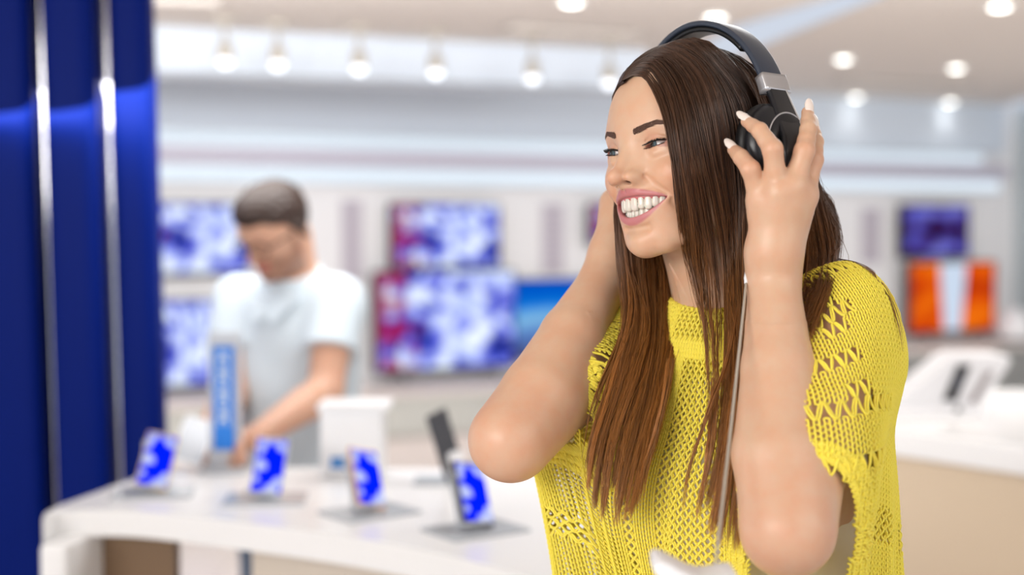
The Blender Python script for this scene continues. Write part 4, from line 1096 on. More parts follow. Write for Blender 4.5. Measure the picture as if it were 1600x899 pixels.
def sheet(guides, n, thick, rng, jl=.10, clump=90, tipf=.55, wob=.0016, ends=None):
    G = np.array([guide(g, NP) if not isinstance(g, np.ndarray) else g for g in guides])           # (m, NP, 3)
    m = len(G); s = (rng.random(n) if ends is None else rng.beta(ends, ends, n)) * (m - 1)
    cs = rng.random(clump) * (m - 1); cs.sort()
    near = np.abs(s[:, None] - cs[None]).argmin(1); sc = cs[near]
    def ev(s):
        g = G.transpose(1, 0, 2); i = np.clip(np.floor(s).astype(int), 0, m - 2); f = (s - i)[:, None, None]
        q = lambda k: G[np.clip(k, 0, m - 1)]
        p0, p1, p2, p3 = q(i - 1), q(i), q(i + 1), q(i + 2)
        p0 = np.where((i == 0)[:, None, None], 2 * p1 - p2, p0); p3 = np.where((i + 2 > m - 1)[:, None, None], 2 * p2 - p1, p3)
        return .5 * (2 * p1 + (p2 - p0) * f + (2 * p0 - 5 * p1 + 4 * p2 - p3) * f ** 2 + (3 * p1 - p0 - 3 * p2 + p3) * f ** 3)
    t = np.linspace(0, 1, NP)
    P = ev(s); Pc = ev(sc)
    du = ev(np.clip(s + .05, 0, m - 1)) - ev(np.clip(s - .05, 0, m - 1)); dt = np.gradient(P, axis=1)
    N = np.cross(du, dt); N /= np.linalg.norm(N, axis=2, keepdims=True) + 1e-9
    cen = HO + HB @ np.array([0, -.02, -.0])
    sg = np.sign(np.sum(N[:, 3] * (P[:, 3] - cen), axis=1))[:, None, None]; N = N * np.where(sg == 0, 1, sg)
    depth = rng.random((n, 1)) ** 1.0; cd_ = rng.random(clump)[near][:, None]
    off = (depth - 1.0) * thick * np.clip(t * 4, .25, 1)[None] * (1 - .35 * t[None])
    cl = (tipf * np.clip(t - .12, 0, 1) ** 1.0)[None, :, None]
    P = P * (1 - cl) + Pc * cl + N * off[..., None]
    P += N * ((cd_ - .5) * .006 * np.clip(t * 3, 0, 1)[None])[..., None]
    ph = rng.random((n, 3)) * 6.28; fr = 1 + rng.random((n, 3)) * 2.5
    am = wob * rng.lognormal(0, .5, (n, 1, 1)) * np.clip(t, 0, 1)[None, :, None]
    P += am * np.sin(fr[:, None, :] * t[None, :, None] * 6.28 + ph[:, None, :])
    # cut to different lengths
    cl_len = 1 - jl * 1.6 * rng.random(clump) ** 1.4
    L = cl_len[near] - jl * .5 * rng.random(n) ** 1.5
    TONE.append(.55 * rng.random(clump)[near] + .45 * rng.random(n))
    L = np.where(rng.random(n) < .12, L * (.6 + .4 * rng.random(n)), L)
    idx = t[None] * L[:, None] * (NP - 1); i = np.minimum(idx.astype(int), NP - 2); f = (idx - i)[..., None]
    r = np.arange(n)[:, None]
    return P[r, i] * (1 - f) + P[r, i + 1] * f
def hair():
    rng = np.random.default_rng(11); S = []
    S.append(sheet(NEAR[:2], 200, .004, rng, .25, 24, .75))
    S.append(sheet(NEAR[1:3], 240, .006, rng, .18, 14, .9, ends=.35))
    S.append(sheet(NEAR[2:6], 4600, .014, rng, .14, 62, .80))
    S.append(sheet(NEAR[5:], 2600, .014, rng, .10, 40, .65))
    S.append(sheet(NEAR[2:6], 160, .020, rng, .35, 160, 0, .007))
    S.append(sheet([NEAR[-1]] + BACK[:1], 60, .004, rng, .3, 60, 0, .010))
    S.append(sheet(FAR, 130, .018, rng, .30, 130, 0, .008))
    S.append(sheet([NEAR[-1]] + BACK, 4200, .012, rng, .08, 70, .4))
    S.append(sheet(FAR, 4800, .014, rng, .13, 52, .80))
    S.append(sheet([FAR[-1][:1] + FAR[-1][1:6] + [hl(-8.6, -1.6, -13), hl(-9, -3, -19), hl(-9, -4, -22)], BACK[-1]], 1100, .008, rng, .1, 20, .4))
    for a, b, n in THIN:
        S.append(sheet([a, b], n, .003, rng, .25, 4, .6, .0012))
    return S
def hair_mesh():
    rng = np.random.default_rng(3); Vs, Qs, As, n = [], [], [], 0
    prof = np.interp(np.linspace(0, 1, NP), [0, .7, 1], [1, .9, .25])
    S = hair(); nthin = len(THIN)
    for k_, P in enumerate(S):
        m = len(P)
        Nn = np.tile(np.array([0.3, -1, .2]), (m, NP, 1)) + rng.normal(0, .1, (m, 1, 3))
        r = .00031 * rng.lognormal(0, .18, (m, 1)) * (prof if k_ < len(S) - nthin else prof * np.interp(np.linspace(0, 1, NP), [0, .25, 1], [.15, 1, 1]))[None]
        V, Q = tubes(P, Nn, r, 3)
        tn = TONE[k_]; a = np.repeat(np.repeat(tn[:, None], NP, 1)[..., None], 3, 2).ravel()
        le = np.clip((1.66 - V[:, 2]) / .50, 0, 1)
        Vs.append(V); Qs.append(Q + n); As.append(np.stack([a, le], 1)); n += len(V)
    return np.concatenate(Vs), np.concatenate(Qs), np.concatenate(As)
# ---------------------------------------------------------------- the woman: assembling body, clothes, hair
def attr_mat(name, rough=.5, **kw):
    m = mat(name, rough=rough, **kw); nt = m.node_tree; a = nt.nodes.new('ShaderNodeAttribute'); a.attribute_name = 'col'
    nt.links.new(a.outputs['Color'], nt.nodes['Principled BSDF'].inputs['Base Color']); return m
def skin_mat(name):
    m = attr_mat(name, .40); b = m.node_tree.nodes['Principled BSDF']; nt = m.node_tree
    b.inputs['Subsurface Weight'].default_value = .22; b.inputs['Subsurface Radius'].default_value = (1, .38, .2)
    b.inputs['Subsurface Scale'].default_value = .008; b.inputs['Specular IOR Level'].default_value = .45
    nz = nt.nodes.new('ShaderNodeTexNoise'); nz.inputs['Scale'].default_value = 900; nz.inputs['Detail'].default_value = 2
    tc = nt.nodes.new('ShaderNodeTexCoord'); bp = nt.nodes.new('ShaderNodeBump'); bp.inputs['Strength'].default_value = .12; bp.inputs['Distance'].default_value = .0006
    nt.links.new(tc.outputs['Object'], nz.inputs['Vector']); nt.links.new(nz.outputs[0], bp.inputs['Height']); nt.links.new(bp.outputs[0], b.inputs['Normal'])
    n2 = nt.nodes.new('ShaderNodeTexNoise'); n2.inputs['Scale'].default_value = 55; n2.inputs['Detail'].default_value = 4; nt.links.new(tc.outputs['Object'], n2.inputs['Vector'])
    r2 = nt.nodes.new('ShaderNodeValToRGB'); r2.color_ramp.elements[0].position = .35; r2.color_ramp.elements[0].color = (1, .90, .86, 1); r2.color_ramp.elements[1].position = .65; r2.color_ramp.elements[1].color = (1, 1, 1, 1)
    nt.links.new(n2.outputs[0], r2.inputs[0]); mx = nt.nodes.new('ShaderNodeMix'); mx.data_type = 'RGBA'; mx.blend_type = 'MULTIPLY'; mx.inputs[0].default_value = 1
    at_ = [n for n in nt.nodes if n.type == 'ATTRIBUTE'][0]; nt.links.new(at_.outputs['Color'], mx.inputs[6]); nt.links.new(r2.outputs[0], mx.inputs[7]); nt.links.new(mx.outputs[2], b.inputs['Base Color'])
    return m
m_skin = skin_mat('skin')
c3 = lambda r, g, b: np.array(rgb(r, g, b))
SKIN, LIP, HAIRC, MOUTH = c3(212, 175, 146), c3(190, 122, 124), c3(38, 24, 16), c3(110, 40, 42)
PINK = c3(214, 150, 128)
woman = empty('person', tuple(tb(0, 0, 0)[:2]) + (0,)); tag(woman, 'laughing woman in a yellow knitted sweater holding headphones to her ears', 'person')
def body_colours(BP):
    hp = to_head(BP.astype(f4)); x, y, z = hp[:, 0], hp[:, 1], hp[:, 2]; ax_ = np.abs(x)
    col = np.repeat(SKIN[None], len(BP), 0)
    def mixin(w, c):
        nonlocal col
        w = np.clip(w, 0, 1)[:, None]; col = col * (1 - w) + c[None] * w
    g = lambda cx, cy, cz, r: np.exp(-((ax_ - cx) ** 2 + (y - cy) ** 2 + (z - cz) ** 2) / r ** 2)
    near = (np.abs(x) < 9) & (np.abs(y) < 13) & (z > -13) & (z < 13)
    mixin(.55 * g(4.6, 6.2, -4.2, 2.8) * near, c3(214, 148, 112)); mixin(.35 * g(0, 10.8, -3.0, .9) * near, PINK)  # warm shade and bounce painted into the lower cheeks; nose tip pinker
    mixin(.45 * g(3.1, 8.2, .45, .8) * near, c3(196, 130, 112))                       # eye shadow on the lids
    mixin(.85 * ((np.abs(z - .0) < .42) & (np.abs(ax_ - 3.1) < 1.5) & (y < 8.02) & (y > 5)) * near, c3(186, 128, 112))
    mixin(lip_mask(hp) * near, LIP)
    inside = (ax_ < 3.4) & (z < -4.9) & (z > -7.5) & (y < ylip(ax_) - .75) & (y > 3) & near
    mixin(inside.astype(float), MOUTH)
    mixin(.9 * np.exp(-(((ax_ - .85) / .42) ** 2 + ((y - 9.4) / .6) ** 2 + ((z + 3.42) / .30) ** 2)) * near, c3(96, 44, 36))  # shade inside the nostrils, painted into the skin colour
    # hair line: scalp coloured like the hair roots
    hline = np.interp(ax_, [0, 1.5, 3.5, 5.0, 5.9, 6.4, 7.4], [8.0, 7.9, 6.9, 4.9, 2.6, .5, -1.5])
    sc = np.clip((z - hline) * 3 + .5, 0, 1); sc = np.maximum(sc, np.clip((1.0 - y) * 1.2, 0, 1) * (z > -6.5)); sc = sc * (z > -6.8)
    mixin(sc * near, HAIRC)
    # knuckles, elbows and finger tips slightly pinker
    for Hd in (L_HAND, R_HAND):
        for pts, r0, r1 in Hd['fingers']:
            for q, w, r in ((pts[1], .45, .009), (pts[0], .30, .012), (pts[3], .35, .008)):
                mixin(w * np.exp(-np.sum((BP - np.asarray(q)) ** 2, 1) / r ** 2), PINK)
    for q in (L_EL, R_EL): mixin(.4 * np.exp(-np.sum((BP - q) ** 2, 1) / .045 ** 2), PINK)
    return col
BP, BQ = surface(body_fn, *AX)
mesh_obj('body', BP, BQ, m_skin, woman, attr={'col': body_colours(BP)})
# eyes
def eye_mat():
    m = bpy.data.materials.new('eyeball'); m.use_nodes = True; nt = m.node_tree; b = nt.nodes['Principled BSDF']; N = nt.nodes.new
    a = N('ShaderNodeAttribute'); a.attribute_name = 'rad'; r = N('ShaderNodeValToRGB'); e = r.color_ramp.elements
    stops = [(0, (0, 0, 0, 1)), (.20, (.003, .003, .003, 1)), (.24, rgb(70, 80, 78)), (.43, rgb(60, 82, 92)), (.50, rgb(28, 34, 40)), (.56, rgb(150, 142, 138)), (1, rgb(165, 150, 145))]
    while len(e) < len(stops): e.new(.5)
    for el, (p, c) in zip(e, stops): el.position = p; el.color = c
    nt.links.new(a.outputs['Fac'], r.inputs[0]); nt.links.new(r.outputs[0], b.inputs['Base Color']); b.inputs['Roughness'].default_value = .08; return m
m_eye = eye_mat()
for s in (1, -1):
    n = 48; th = np.linspace(0, np.pi, 40); V = []; 
    gz = np.array([-.22, 1.0, -.05]); gz /= np.linalg.norm(gz); gx = np.cross(gz, [0, 0, 1.0]); gx /= np.linalg.norm(gx); gy = np.cross(gx, gz)
    ph = np.arange(n) * 2 * np.pi / n
    D = np.cos(th)[:, None, None] * gz + np.sin(th)[:, None, None] * (np.cos(ph)[None, :, None] * gx + np.sin(ph)[None, :, None] * gy)
    Pm = np.array([3.1 * s, 6.86, 0.0]) + D * 1.19
    i = np.arange(39)[:, None] * n; j = np.arange(n)[None]; Q = np.stack([i + j, i + (j + 1) % n, i + n + (j + 1) % n, i + n + j], -1).reshape(-1, 4)
    rad = np.repeat(th[:, None], n, 1).ravel() / 1.0
    mesh_obj('eyeball', from_head(Pm.reshape(-1, 3)), Q, m_eye, woman, attr={'rad': rad})
# strips of fine hair for brows and lashes
m_lash = mat('lash', rgb(18, 12, 10), .5); m_brow = mat('brow', rgb(88, 60, 46), .6)
def face_y(x, z, y0=12.5):
    """front surface of the face at head-space x, z"""
    y = np.full(np.shape(x), y0)
    for _ in range(80): y = y - head_sdf(np.stack([x, y, z], -1).astype(f4)) * .6
    return y
def hairs(name, roots, tips, bow, r, m, k=6):
    roots = np.asarray(roots, float); tips = np.asarray(tips, float); t = np.linspace(0, 1, k)[None, :, None]
    C = roots[:, None] * (1 - t) + tips[:, None] * t + np.asarray(bow)[:, None] * (4 * t * (1 - t))
    C = from_head(C.reshape(-1, 3)).reshape(len(roots), k, 3)
    rr = r * np.interp(np.linspace(0, 1, k), [0, .6, 1], [1, .8, .2])
    V, Q = tubes(C, np.tile(HB[:, 1], (len(roots), k, 1)), np.tile(rr, (len(roots), 1)), 4)
    return mesh_obj(name, V, Q, m, woman)
rng = np.random.default_rng(2)
for s in (1, -1):
    n = 620; u = rng.random(n); x = 1.25 + 3.6 * u
    zc = 1.28 + .78 * np.interp(u, [0, .25, .62, 1], [0, .42, .98, .62]); wd2 = np.interp(u, [0, .08, .3, .7, 1], [.22, .30, .27, .17, .03])
    z = zc + wd2 * rng.uniform(-1, 1, n); y = face_y(x, z)
    ln_ = rng.uniform(.35, .6, n); ang = np.interp(u, [0, .2, 1], [1.1, .45, -.12]) + rng.normal(0, .12, n)
    x2 = x + ln_ * np.cos(ang); z2 = z + ln_ * np.sin(ang) * .6; y2 = face_y(x2, z2) + .05
    sx = np.array([s, 1, 1])
    hairs('eyebrow', np.c_[x, y - .03, z] * sx, np.c_[x2, y2, z2] * sx, np.tile([0, .05, 0], (n, 1)) * sx, .00022, m_brow)
    # upper lashes
    def rim(x, top):
        xe = x - 3.1
        return (.06 + .17 * (1 - (xe / 1.35) ** 2) + .10 * xe) if top else (-.06 - .17 * (1 - (xe / 1.35) ** 2) + .14 * xe)
    n = 150; x = rng.uniform(1.85, 4.42, n); z = rim(x, True) + .03; y = face_y(x, z + .06) - .02
    fan = (x - 3.0) * .30; L = np.interp(x, [1.8, 2.6, 4.4], [.18, .38, .62]) * rng.uniform(.7, 1.1, n) * (1 if s < 0 else .75)
    tips = np.c_[x + fan * L, y + .62 * L, z + .42 * L]
    hairs('eyelashes', np.c_[x, y, z] * sx, tips * sx, np.c_[0 * x, .10 * L, -.22 * L] * sx, .00028, m_lash)
    n = 70; x = rng.uniform(2.0, 4.3, n); z = rim(x, False) - .03; y = face_y(x, z - .05) - .02; L = rng.uniform(.18, .3, n)
    hairs('eyelashes', np.c_[x, y, z] * sx, np.c_[x + (x - 3.0) * .1, y + .7 * L, z - .4 * L] * sx, np.tile([0, 0, 0], (n, 1)), .00018, m_lash)
    xs = np.linspace(1.78, 4.46, 30); zs = rim(xs, True) + .035; ys = face_y(xs, zs + .03)
    b = MB(); b.tube(from_head(np.c_[xs * s, ys + .0, zs]), np.interp(xs, [1.8, 2.4, 4.1, 4.46], [.0003, .0006, .0007, .0003]), 6); b.build('eyelid_line', m_lash, woman, True)
# teeth and gums
m_tooth = mat('tooth', rgb(218, 211, 198), .2); m_tooth.node_tree.nodes['Principled BSDF'].inputs['Subsurface Weight'].default_value = .2
m_tooth.node_tree.nodes['Principled BSDF'].inputs['Subsurface Scale'].default_value = .002
for up in (True, False):
    V, Q = teeth_surface(up); mesh_obj('upper_teeth' if up else 'lower_teeth', V, Q, m_tooth, woman)
xs = np.linspace(-3.1, 3.1, 41)
MB().tube(from_head(np.c_[xs, 8.42 - .20 * xs ** 2, np.full(41, -5.02)]), .0036, 10).build('gum', mat('gum', rgb(196, 110, 110), .3), woman, True)
MB().tube(from_head(np.c_[xs, 7.75 - .20 * xs ** 2, np.full(41, -7.75)]), .0038, 10).build('gum', bpy.data.materials['gum'], woman, True)
m_tongue = mat('tongue', rgb(190, 96, 96), .35)
a = np.linspace(0, np.pi, 14)
MB().lathe(np.c_[1.5 * np.sin(a) + .001, 1.0 * np.cos(a)] * .01, HO + HB @ np.array([0, .052, -.078]), 24).build('tongue', m_tongue, woman, True)
# nails
m_nail = mat('nail', rgb(246, 232, 222), .12); m_nail.node_tree.nodes['Principled BSDF'].inputs['Coat Weight'].default_value = .5
def nail(dip, tip, r, n0, ext=.006):
    d = np.asarray(tip) - np.asarray(dip); d /= np.linalg.norm(d); n = np.asarray(n0, float); n = n - (n @ d) * d; n /= np.linalg.norm(n); s = np.cross(d, n)
    U, Vv = np.meshgrid(np.linspace(-1, 1, 13), np.linspace(0, 1, 17), indexing='ij')
    wv = np.interp(Vv, [0, .15, .55, .85, 1], [.50, .70, .72, .52, .20]); lv = -.0035 + Vv * (.0085 + ext + r * .7)
    ang = U * wv * 1.15
    rr = r * (1.03 + .02 * np.sin(Vv * 3)) - np.clip(Vv - .55, 0, 1) * r * .25
    P = np.asarray(tip) + lv[..., None] * d + (rr * np.cos(ang))[..., None] * n + (rr * np.sin(ang))[..., None] * s
    Pi = P - n * .0006
    V = np.concatenate([P.reshape(-1, 3), Pi.reshape(-1, 3)]); nu, nv = 13, 17; Q = []
    for i in range(nu - 1):
        for j in range(nv - 1):
            q = [i * nv + j, (i + 1) * nv + j, (i + 1) * nv + j + 1, i * nv + j + 1]; Q.append(q); Q.append([v + nu * nv for v in q][::-1])
    bd = [i * nv for i in range(nu)] + [(nu - 1) * nv + j for j in range(1, nv)] + [i * nv + nv - 1 for i in range(nu - 2, -1, -1)] + [j for j in range(nv - 2, 0, -1)]
    for a_, b_ in zip(bd, bd[1:] + bd[:1]): Q.append([b_, a_, a_ + nu * nv, b_ + nu * nv])
    return mesh_obj('fingernail', V, Q, m_nail, woman)
for Hd, n0 in ((L_HAND, (-.45, -.30, .95)), (R_HAND, (-.9, .1, .35))):
    for k, (pts, r0, r1) in enumerate(Hd['fingers']):
        nn = n0
        if Hd is L_HAND and k >= 2: nn = (.15, -.95, .25)
        nail(pts[2], pts[3], r1 * .80, nn)
    pts, r0, r1 = Hd['thumb']; nail(pts[2], pts[3], r1 * .8, (.6, .2, .6) if Hd is L_HAND else (-.3, -.9, .2), .003)
# clothes
m_yarn = mat('yellow_yarn', rgb(255, 232, 84), .75); b_ = m_yarn.node_tree.nodes['Principled BSDF']; nt = m_yarn.node_tree
b_.inputs['Sheen Weight'].default_value = .25; b_.inputs['Sheen Tint'].default_value = rgb(255, 240, 140); b_.inputs['Subsurface Weight'].default_value = .25
b_.inputs['Subsurface Radius'].default_value = (1, .7, .1); b_.inputs['Subsurface Scale'].default_value = .003
tc = nt.nodes.new('ShaderNodeTexCoord'); nz = nt.nodes.new('ShaderNodeTexNoise'); nz.inputs['Scale'].default_value = 1400; bp = nt.nodes.new('ShaderNodeBump')
bp.inputs['Strength'].default_value = .5; bp.inputs['Distance'].default_value = .0005
nt.links.new(tc.outputs['Object'], nz.inputs['Vector']); nt.links.new(nz.outputs[0], bp.inputs['Height']); nt.links.new(bp.outputs[0], b_.inputs['Normal'])
KV, KQ = knit(); mesh_obj('sweater', KV, KQ, m_yarn, woman)
def tank_fn(P):
    P = P.astype(f4); q = torso_local(P)
    d = torso_fn(P) - .005
    return np.maximum(np.maximum(d, np.maximum(q[:, 2] - (-.050 - .35 * np.maximum(0, .05 - np.abs(np.abs(q[:, 0]) - .085)) * 0), np.abs(q[:, 0]) - .125)), -.50 - q[:, 2]).astype(f4)
TX = [grade([(-.05, .005), (.46, None)]), grade([(1.25, .005), (1.80, None)]), grade([(.92, .005), (1.50, None)])]
V, Q = surface(tank_fn, *TX); mesh_obj('tank_top', V, Q, mat('offwhite_jersey', rgb(240, 232, 218), .8), woman)
LX = tb(0, 0, 0)
def leg_fn(P):
    q = torso_local(P); qa = np.stack([np.abs(q[:, 0]), q[:, 1], q[:, 2]], -1)
    d = s_ell(qa, (0, -.015, -.58), (.172, .122, .15))
    d = smin(d, s_chain(qa, [(.085, -.01, -.62), (.10, .0, -.98), (.105, -.02, -1.42)], [.085, .062, .045], .02), .05)
    return np.maximum(d, q[:, 2] + .48).astype(f4)
GX = [grade([(-.15, .010), (.55, None)]), grade([(1.2, .010), (1.85, None)]), grade([(.02, .012), (1.06, None)])]
V, Q = surface(leg_fn, *GX, eps=.001); mesh_obj('trousers', V, Q, mat('dark_denim', rgb(40, 52, 84), .8), woman)
for s in (1, -1):
    f = tb(.105 * s, .02, 0); f[2] = 0
    def shoe_fn(P, f=f):
        q = (P - f) @ TB.astype(f4)
        d = smin(s_cone(q, (0, -.06, .045), (0, .13, .030), .042, .036), s_cone(q, (0, -.045, .07), (0, -.045, .12), .045, .048), .03)
        return np.maximum(d, -q[:, 2] + .002).astype(f4)
    V, Q = surface(shoe_fn, *[grade([(f[k] - .24, .006), (f[k] + .24, None)]) for k in (0, 1)], grade([(-.02, .006), (.2, None)]), eps=.001)
    mesh_obj('shoe', V, Q, mat('white_shoe', rgb(225, 222, 218), .5), woman)
# hair
m_hair = bpy.data.materials.new('brown_hair'); m_hair.use_nodes = True; nt = m_hair.node_tree; b = nt.nodes['Principled BSDF']
a1 = nt.nodes.new('ShaderNodeAttribute'); a1.attribute_name = 'along'; a2 = nt.nodes.new('ShaderNodeAttribute'); a2.attribute_name = 'tone'
r1 = nt.nodes.new('ShaderNodeValToRGB'); e = r1.color_ramp.elements
e[0].position = 0; e[0].color = rgb(64, 40, 25); e[1].position = 1; e[1].color = rgb(188, 126, 58)
e.new(.30).color = rgb(98, 60, 30); e.new(.62).color = rgb(154, 98, 42)
hv = nt.nodes.new('ShaderNodeHueSaturation'); mr = nt.nodes.new('ShaderNodeMapRange'); mr.inputs[3].default_value = .55; mr.inputs[4].default_value = 1.55
nt.links.new(a1.outputs['Fac'], r1.inputs[0]); nt.links.new(r1.outputs[0], hv.inputs['Color']); nt.links.new(a2.outputs['Fac'], mr.inputs[0]); nt.links.new(mr.outputs[0], hv.inputs['Value'])
nt.links.new(hv.outputs[0], b.inputs['Base Color']); b.inputs['Roughness'].default_value = .34; b.inputs['Specular IOR Level'].default_value = .6
b.inputs['Transmission Weight'].default_value = 0
V, Q, A = hair_mesh(); mesh_obj('hair', V, Q, m_hair, woman, attr={'tone': A[:, 0], 'along': A[:, 1]})
# ---------------------------------------------------------------- headphones
hp_ = empty('headphones', tuple(from_head((0, -1.6, 13.2)))); tag(hp_, 'black over-ear headphones with silver hinge blocks, worn by the woman', 'headphones')
m_hp = mat('headphone_black', rgb(24, 25, 30), .32); m_band = mat('headband_satin', rgb(52, 60, 74), .30); m_pad = mat('leatherette', rgb(14, 14, 16), .42)
m_sil = mat('satin_silver', rgb(205, 205, 208), .32, .85)
def arc_pt(a, dx=0.0, dy=-2.0): return np.array([(10.4 + dx) * math.sin(a), dy - .3 * abs(math.sin(a)), 1.3 + (12.3 + dx) * math.cos(a)])
def strip(a0, a1, n, prof, dy=-2.0):
    """sweep a profile [(across y, outward r)] along the head arc"""
    A = np.linspace(a0, a1, n); V = []
    for a in A:
        c = arc_pt(a, 0, dy); nr = np.array([math.sin(a), 0, math.cos(a)])
        for (py, pr) in prof: V.append(c + np.array([0, py, 0]) + nr * pr)
    k = len(prof); F = [(i * k + j, i * k + (j + 1) % k, (i + 1) * k + (j + 1) % k, (i + 1) * k + j) for i in range(n - 1) for j in range(k)]
    F += [tuple(range(k))[::-1], tuple((n - 1) * k + j for j in range(k))]
    return from_head(np.array(V)), F
def rr_prof(hw, ht, rnd=.35, n=5, off=0.0):
    P = []
    for cx, cz, a0 in ((hw - rnd, ht - rnd, 0), (-hw + rnd, ht - rnd, 90), (-hw + rnd, -ht + rnd, 180), (hw - rnd, -ht + rnd, 270)):
        for a in np.linspace(a0, a0 + 90, n): P.append((cx + rnd * math.cos(math.radians(a)), off + cz + rnd * math.sin(math.radians(a))))
    return P
rd_ = math.radians
def emit(nm, A0, A1, n, prof, m, par=hp_):
    V, F = strip(A0, A1, n, prof); return MB().add(V, F).build(nm, m, par, True)
band = emit('headband', rd_(-66), rd_(66), 70, rr_prof(1.62, .30, .26), m_band)
emit('headband_cushion', rd_(-44), rd_(44), 50, rr_prof(1.35, .30, .28, off=-.55), m_pad, band)
for s in (1, -1):
    a0, a1 = rd_(65), rd_(74); A = sorted((s * a0, s * a1))
    emit('hinge_block', A[0], A[1], 6, rr_prof(1.80, .62, .25), m_sil)
    yc = catmull([(10.2 * s, -2.1, 5.0), (10.9 * s, -2.0, 3.6), (12.0 * s, -1.6, 1.6), (13.1 * s, -1.1, -.6), (13.2 * s, -.7, -2.6), (12.5 * s, -.5, -4.3)], 30)
    if s < 0: yc = yc + np.array([1.0, -2.4, 0])
    yw = np.interp(np.linspace(0, 1, 30), [0, .2, .45, .7, .9, 1], [1.30, 1.32, 1.55, 1.50, .95, .45]); Tn = np.gradient(yc, axis=0); Tn /= np.linalg.norm(Tn, axis=1)[:, None]
    V = []; E = []
    for p_, w_, t_ in zip(yc, yw, Tn):
        nr = np.cross(t_, [0, 1.0, 0]); nr /= np.linalg.norm(nr); nr *= np.sign(nr[0] * s) or 1
        for (py, pr) in rr_prof(w_, .32, .26): V.append(p_ + np.array([0, py, 0]) + nr * pr)
        E.append(p_ + np.array([0, -w_ + .12, 0]) + nr * .30)
    k = len(V) // 30; F = [(i * k + j, i * k + (j + 1) % k, (i + 1) * k + (j + 1) % k, (i + 1) * k + j) for i in range(29) for j in range(k)] + [tuple(range(k))[::-1], tuple(29 * k + j for j in range(k))]
    yk = MB().add(from_head(np.array(V)), F).build('yoke', m_hp, hp_, True)
    MB().tube(from_head(np.array(E)), .0011, 8).build('silver_line', m_sil, yk, True)
    th_ = np.linspace(rd_(25), rd_(150), 24)
    MB().tube(from_head(np.array([[13.05 * s + .28 * s + .0 * a, -1.0 + 1.35 * math.cos(a), -1.6 + 2.0 * math.sin(a)] for a in th_]) + np.array([[-.42 * s * max(0, math.sin(a) - .55) * 2, 0, 0] for a in th_])), .0004, 6).build('seam_line', m_sil, yk, True)
    # cup: lathe about her left-right axis
    M = HB @ np.array([[0, 0, s], [1, 0, 0], [0, s, 0.0]])
    cc = lambda x: from_head((s * (x + .35), -1.5, -.9)) if s > 0 else from_head((-(x - .7), -3.4, -.9))
    def lat(nm, prof, m, x, par=hp_, sq=1.12):
        b = MB(); b.lathe(np.array(prof) * .01, (0, 0, 0), 56); V = b.V[0].copy(); V[:, 1] *= sq
        b.V[0] = V @ M.T + cc(x); return b.build(nm, m, par, True)
    cu = lat('ear_cup', [(.01, 0), (3.9, 0), (4.0, .25), (3.95, .8), (3.6, 1.3), (3.0, 1.7), (2.95, 2.1), (2.7, 2.45), (1.8, 2.6), (.01, 2.65)], m_hp, 9.6)
    lat('ear_cushion', [(2.0, -.1), (2.0, -1.1), (2.5, -1.5), (3.4, -1.55), (4.0, -1.2), (4.15, -.6), (4.0, -.05), (3.4, .02), (2.2, .02)], m_pad, 9.6)
    lat('ring', [(2.92, 2.12), (3.00, 2.16), (2.98, 2.24), (2.88, 2.22)], m_sil, 9.6, cu)
# security cable from the cup down to the stand
m_cable = mat('cable_sleeve', rgb(190, 182, 168), .3, .3)
cb = [from_head((10.6, -.6, -4.8)), at(1196, 330, 1.385), at(1172, 395, 1.375), at(1167, 432, 1.365)]
e1 = at(1117, 892, 1.125); c0 = cb[-1]
pts = [c0 * (1 - t) + e1 * t + np.array([0, 0, -.004 * math.sin(math.pi * t)]) for t in np.linspace(0, 1, 30)[1:]]
t = empty('security_cable', tuple(e1)); tag(t, 'thin taut silver security cable running from the headphones to the white stand', 'cable')
MB().tube(np.concatenate([catmull(cb, 20), pts]), .00135, 8).build('cord', m_cable, t, True)
dv = pts[3] - c0; dv /= np.linalg.norm(dv)
MB().tube([c0 - dv * .006, c0 + dv * .003, c0 + dv * .010], [.0026, .0028, .0018], 10).build('ferrule', m_whitem, t, True)
# headphone stand in the foreground
t = empty('headphone_stand', (e1[0], e1[1] - .01, 0)); tag(t, 'white headphone stand cradle at the bottom edge, blurred in front of the sweater', 'stand')
cr_ = catmull([at(1020, 880, 1.10), at(1040, 885, 1.10), at(1062, 896, 1.10), at(1088, 906, 1.10), at(1112, 904, 1.10), at(1132, 899, 1.10), at(1145, 897, 1.10)], 40)
b = MB(); V = []; hw = np.interp(np.linspace(0, 1, 40), [0, .08, .3, .8, 1], [.0045, .0085, .0078, .0055, .0045])
for i, p in enumerate(cr_):
    for a in np.linspace(0, 2 * np.pi, 16, endpoint=False):
        V.append(p + np.array([0, .026 * math.copysign(abs(math.cos(a)) ** .5, math.cos(a)), hw[i] * math.copysign(abs(math.sin(a)) ** .5, math.sin(a))]))
F = [(i * 16 + j, i * 16 + (j + 1) % 16, (i + 1) * 16 + (j + 1) % 16, (i + 1) * 16 + j) for i in range(39) for j in range(16)] + [tuple(range(16))[::-1], tuple(39 * 16 + j for j in range(16))]
b.add(V, F).build('cradle', m_whitem, t, True)
q = at(1088, 905, 1.10)
MB().tube([q + np.array([0, 0, -.006]), np.array([q[0], q[1], .02])], .011, 20).build('pole', m_whitem, t, True)
MB().lathe([(.001, .0), (.14, .0), (.14, .012), (.13, .02), (.02, .026), (.001, .026)], (q[0], q[1], 0), 40).build('base', m_whitem, t, True)
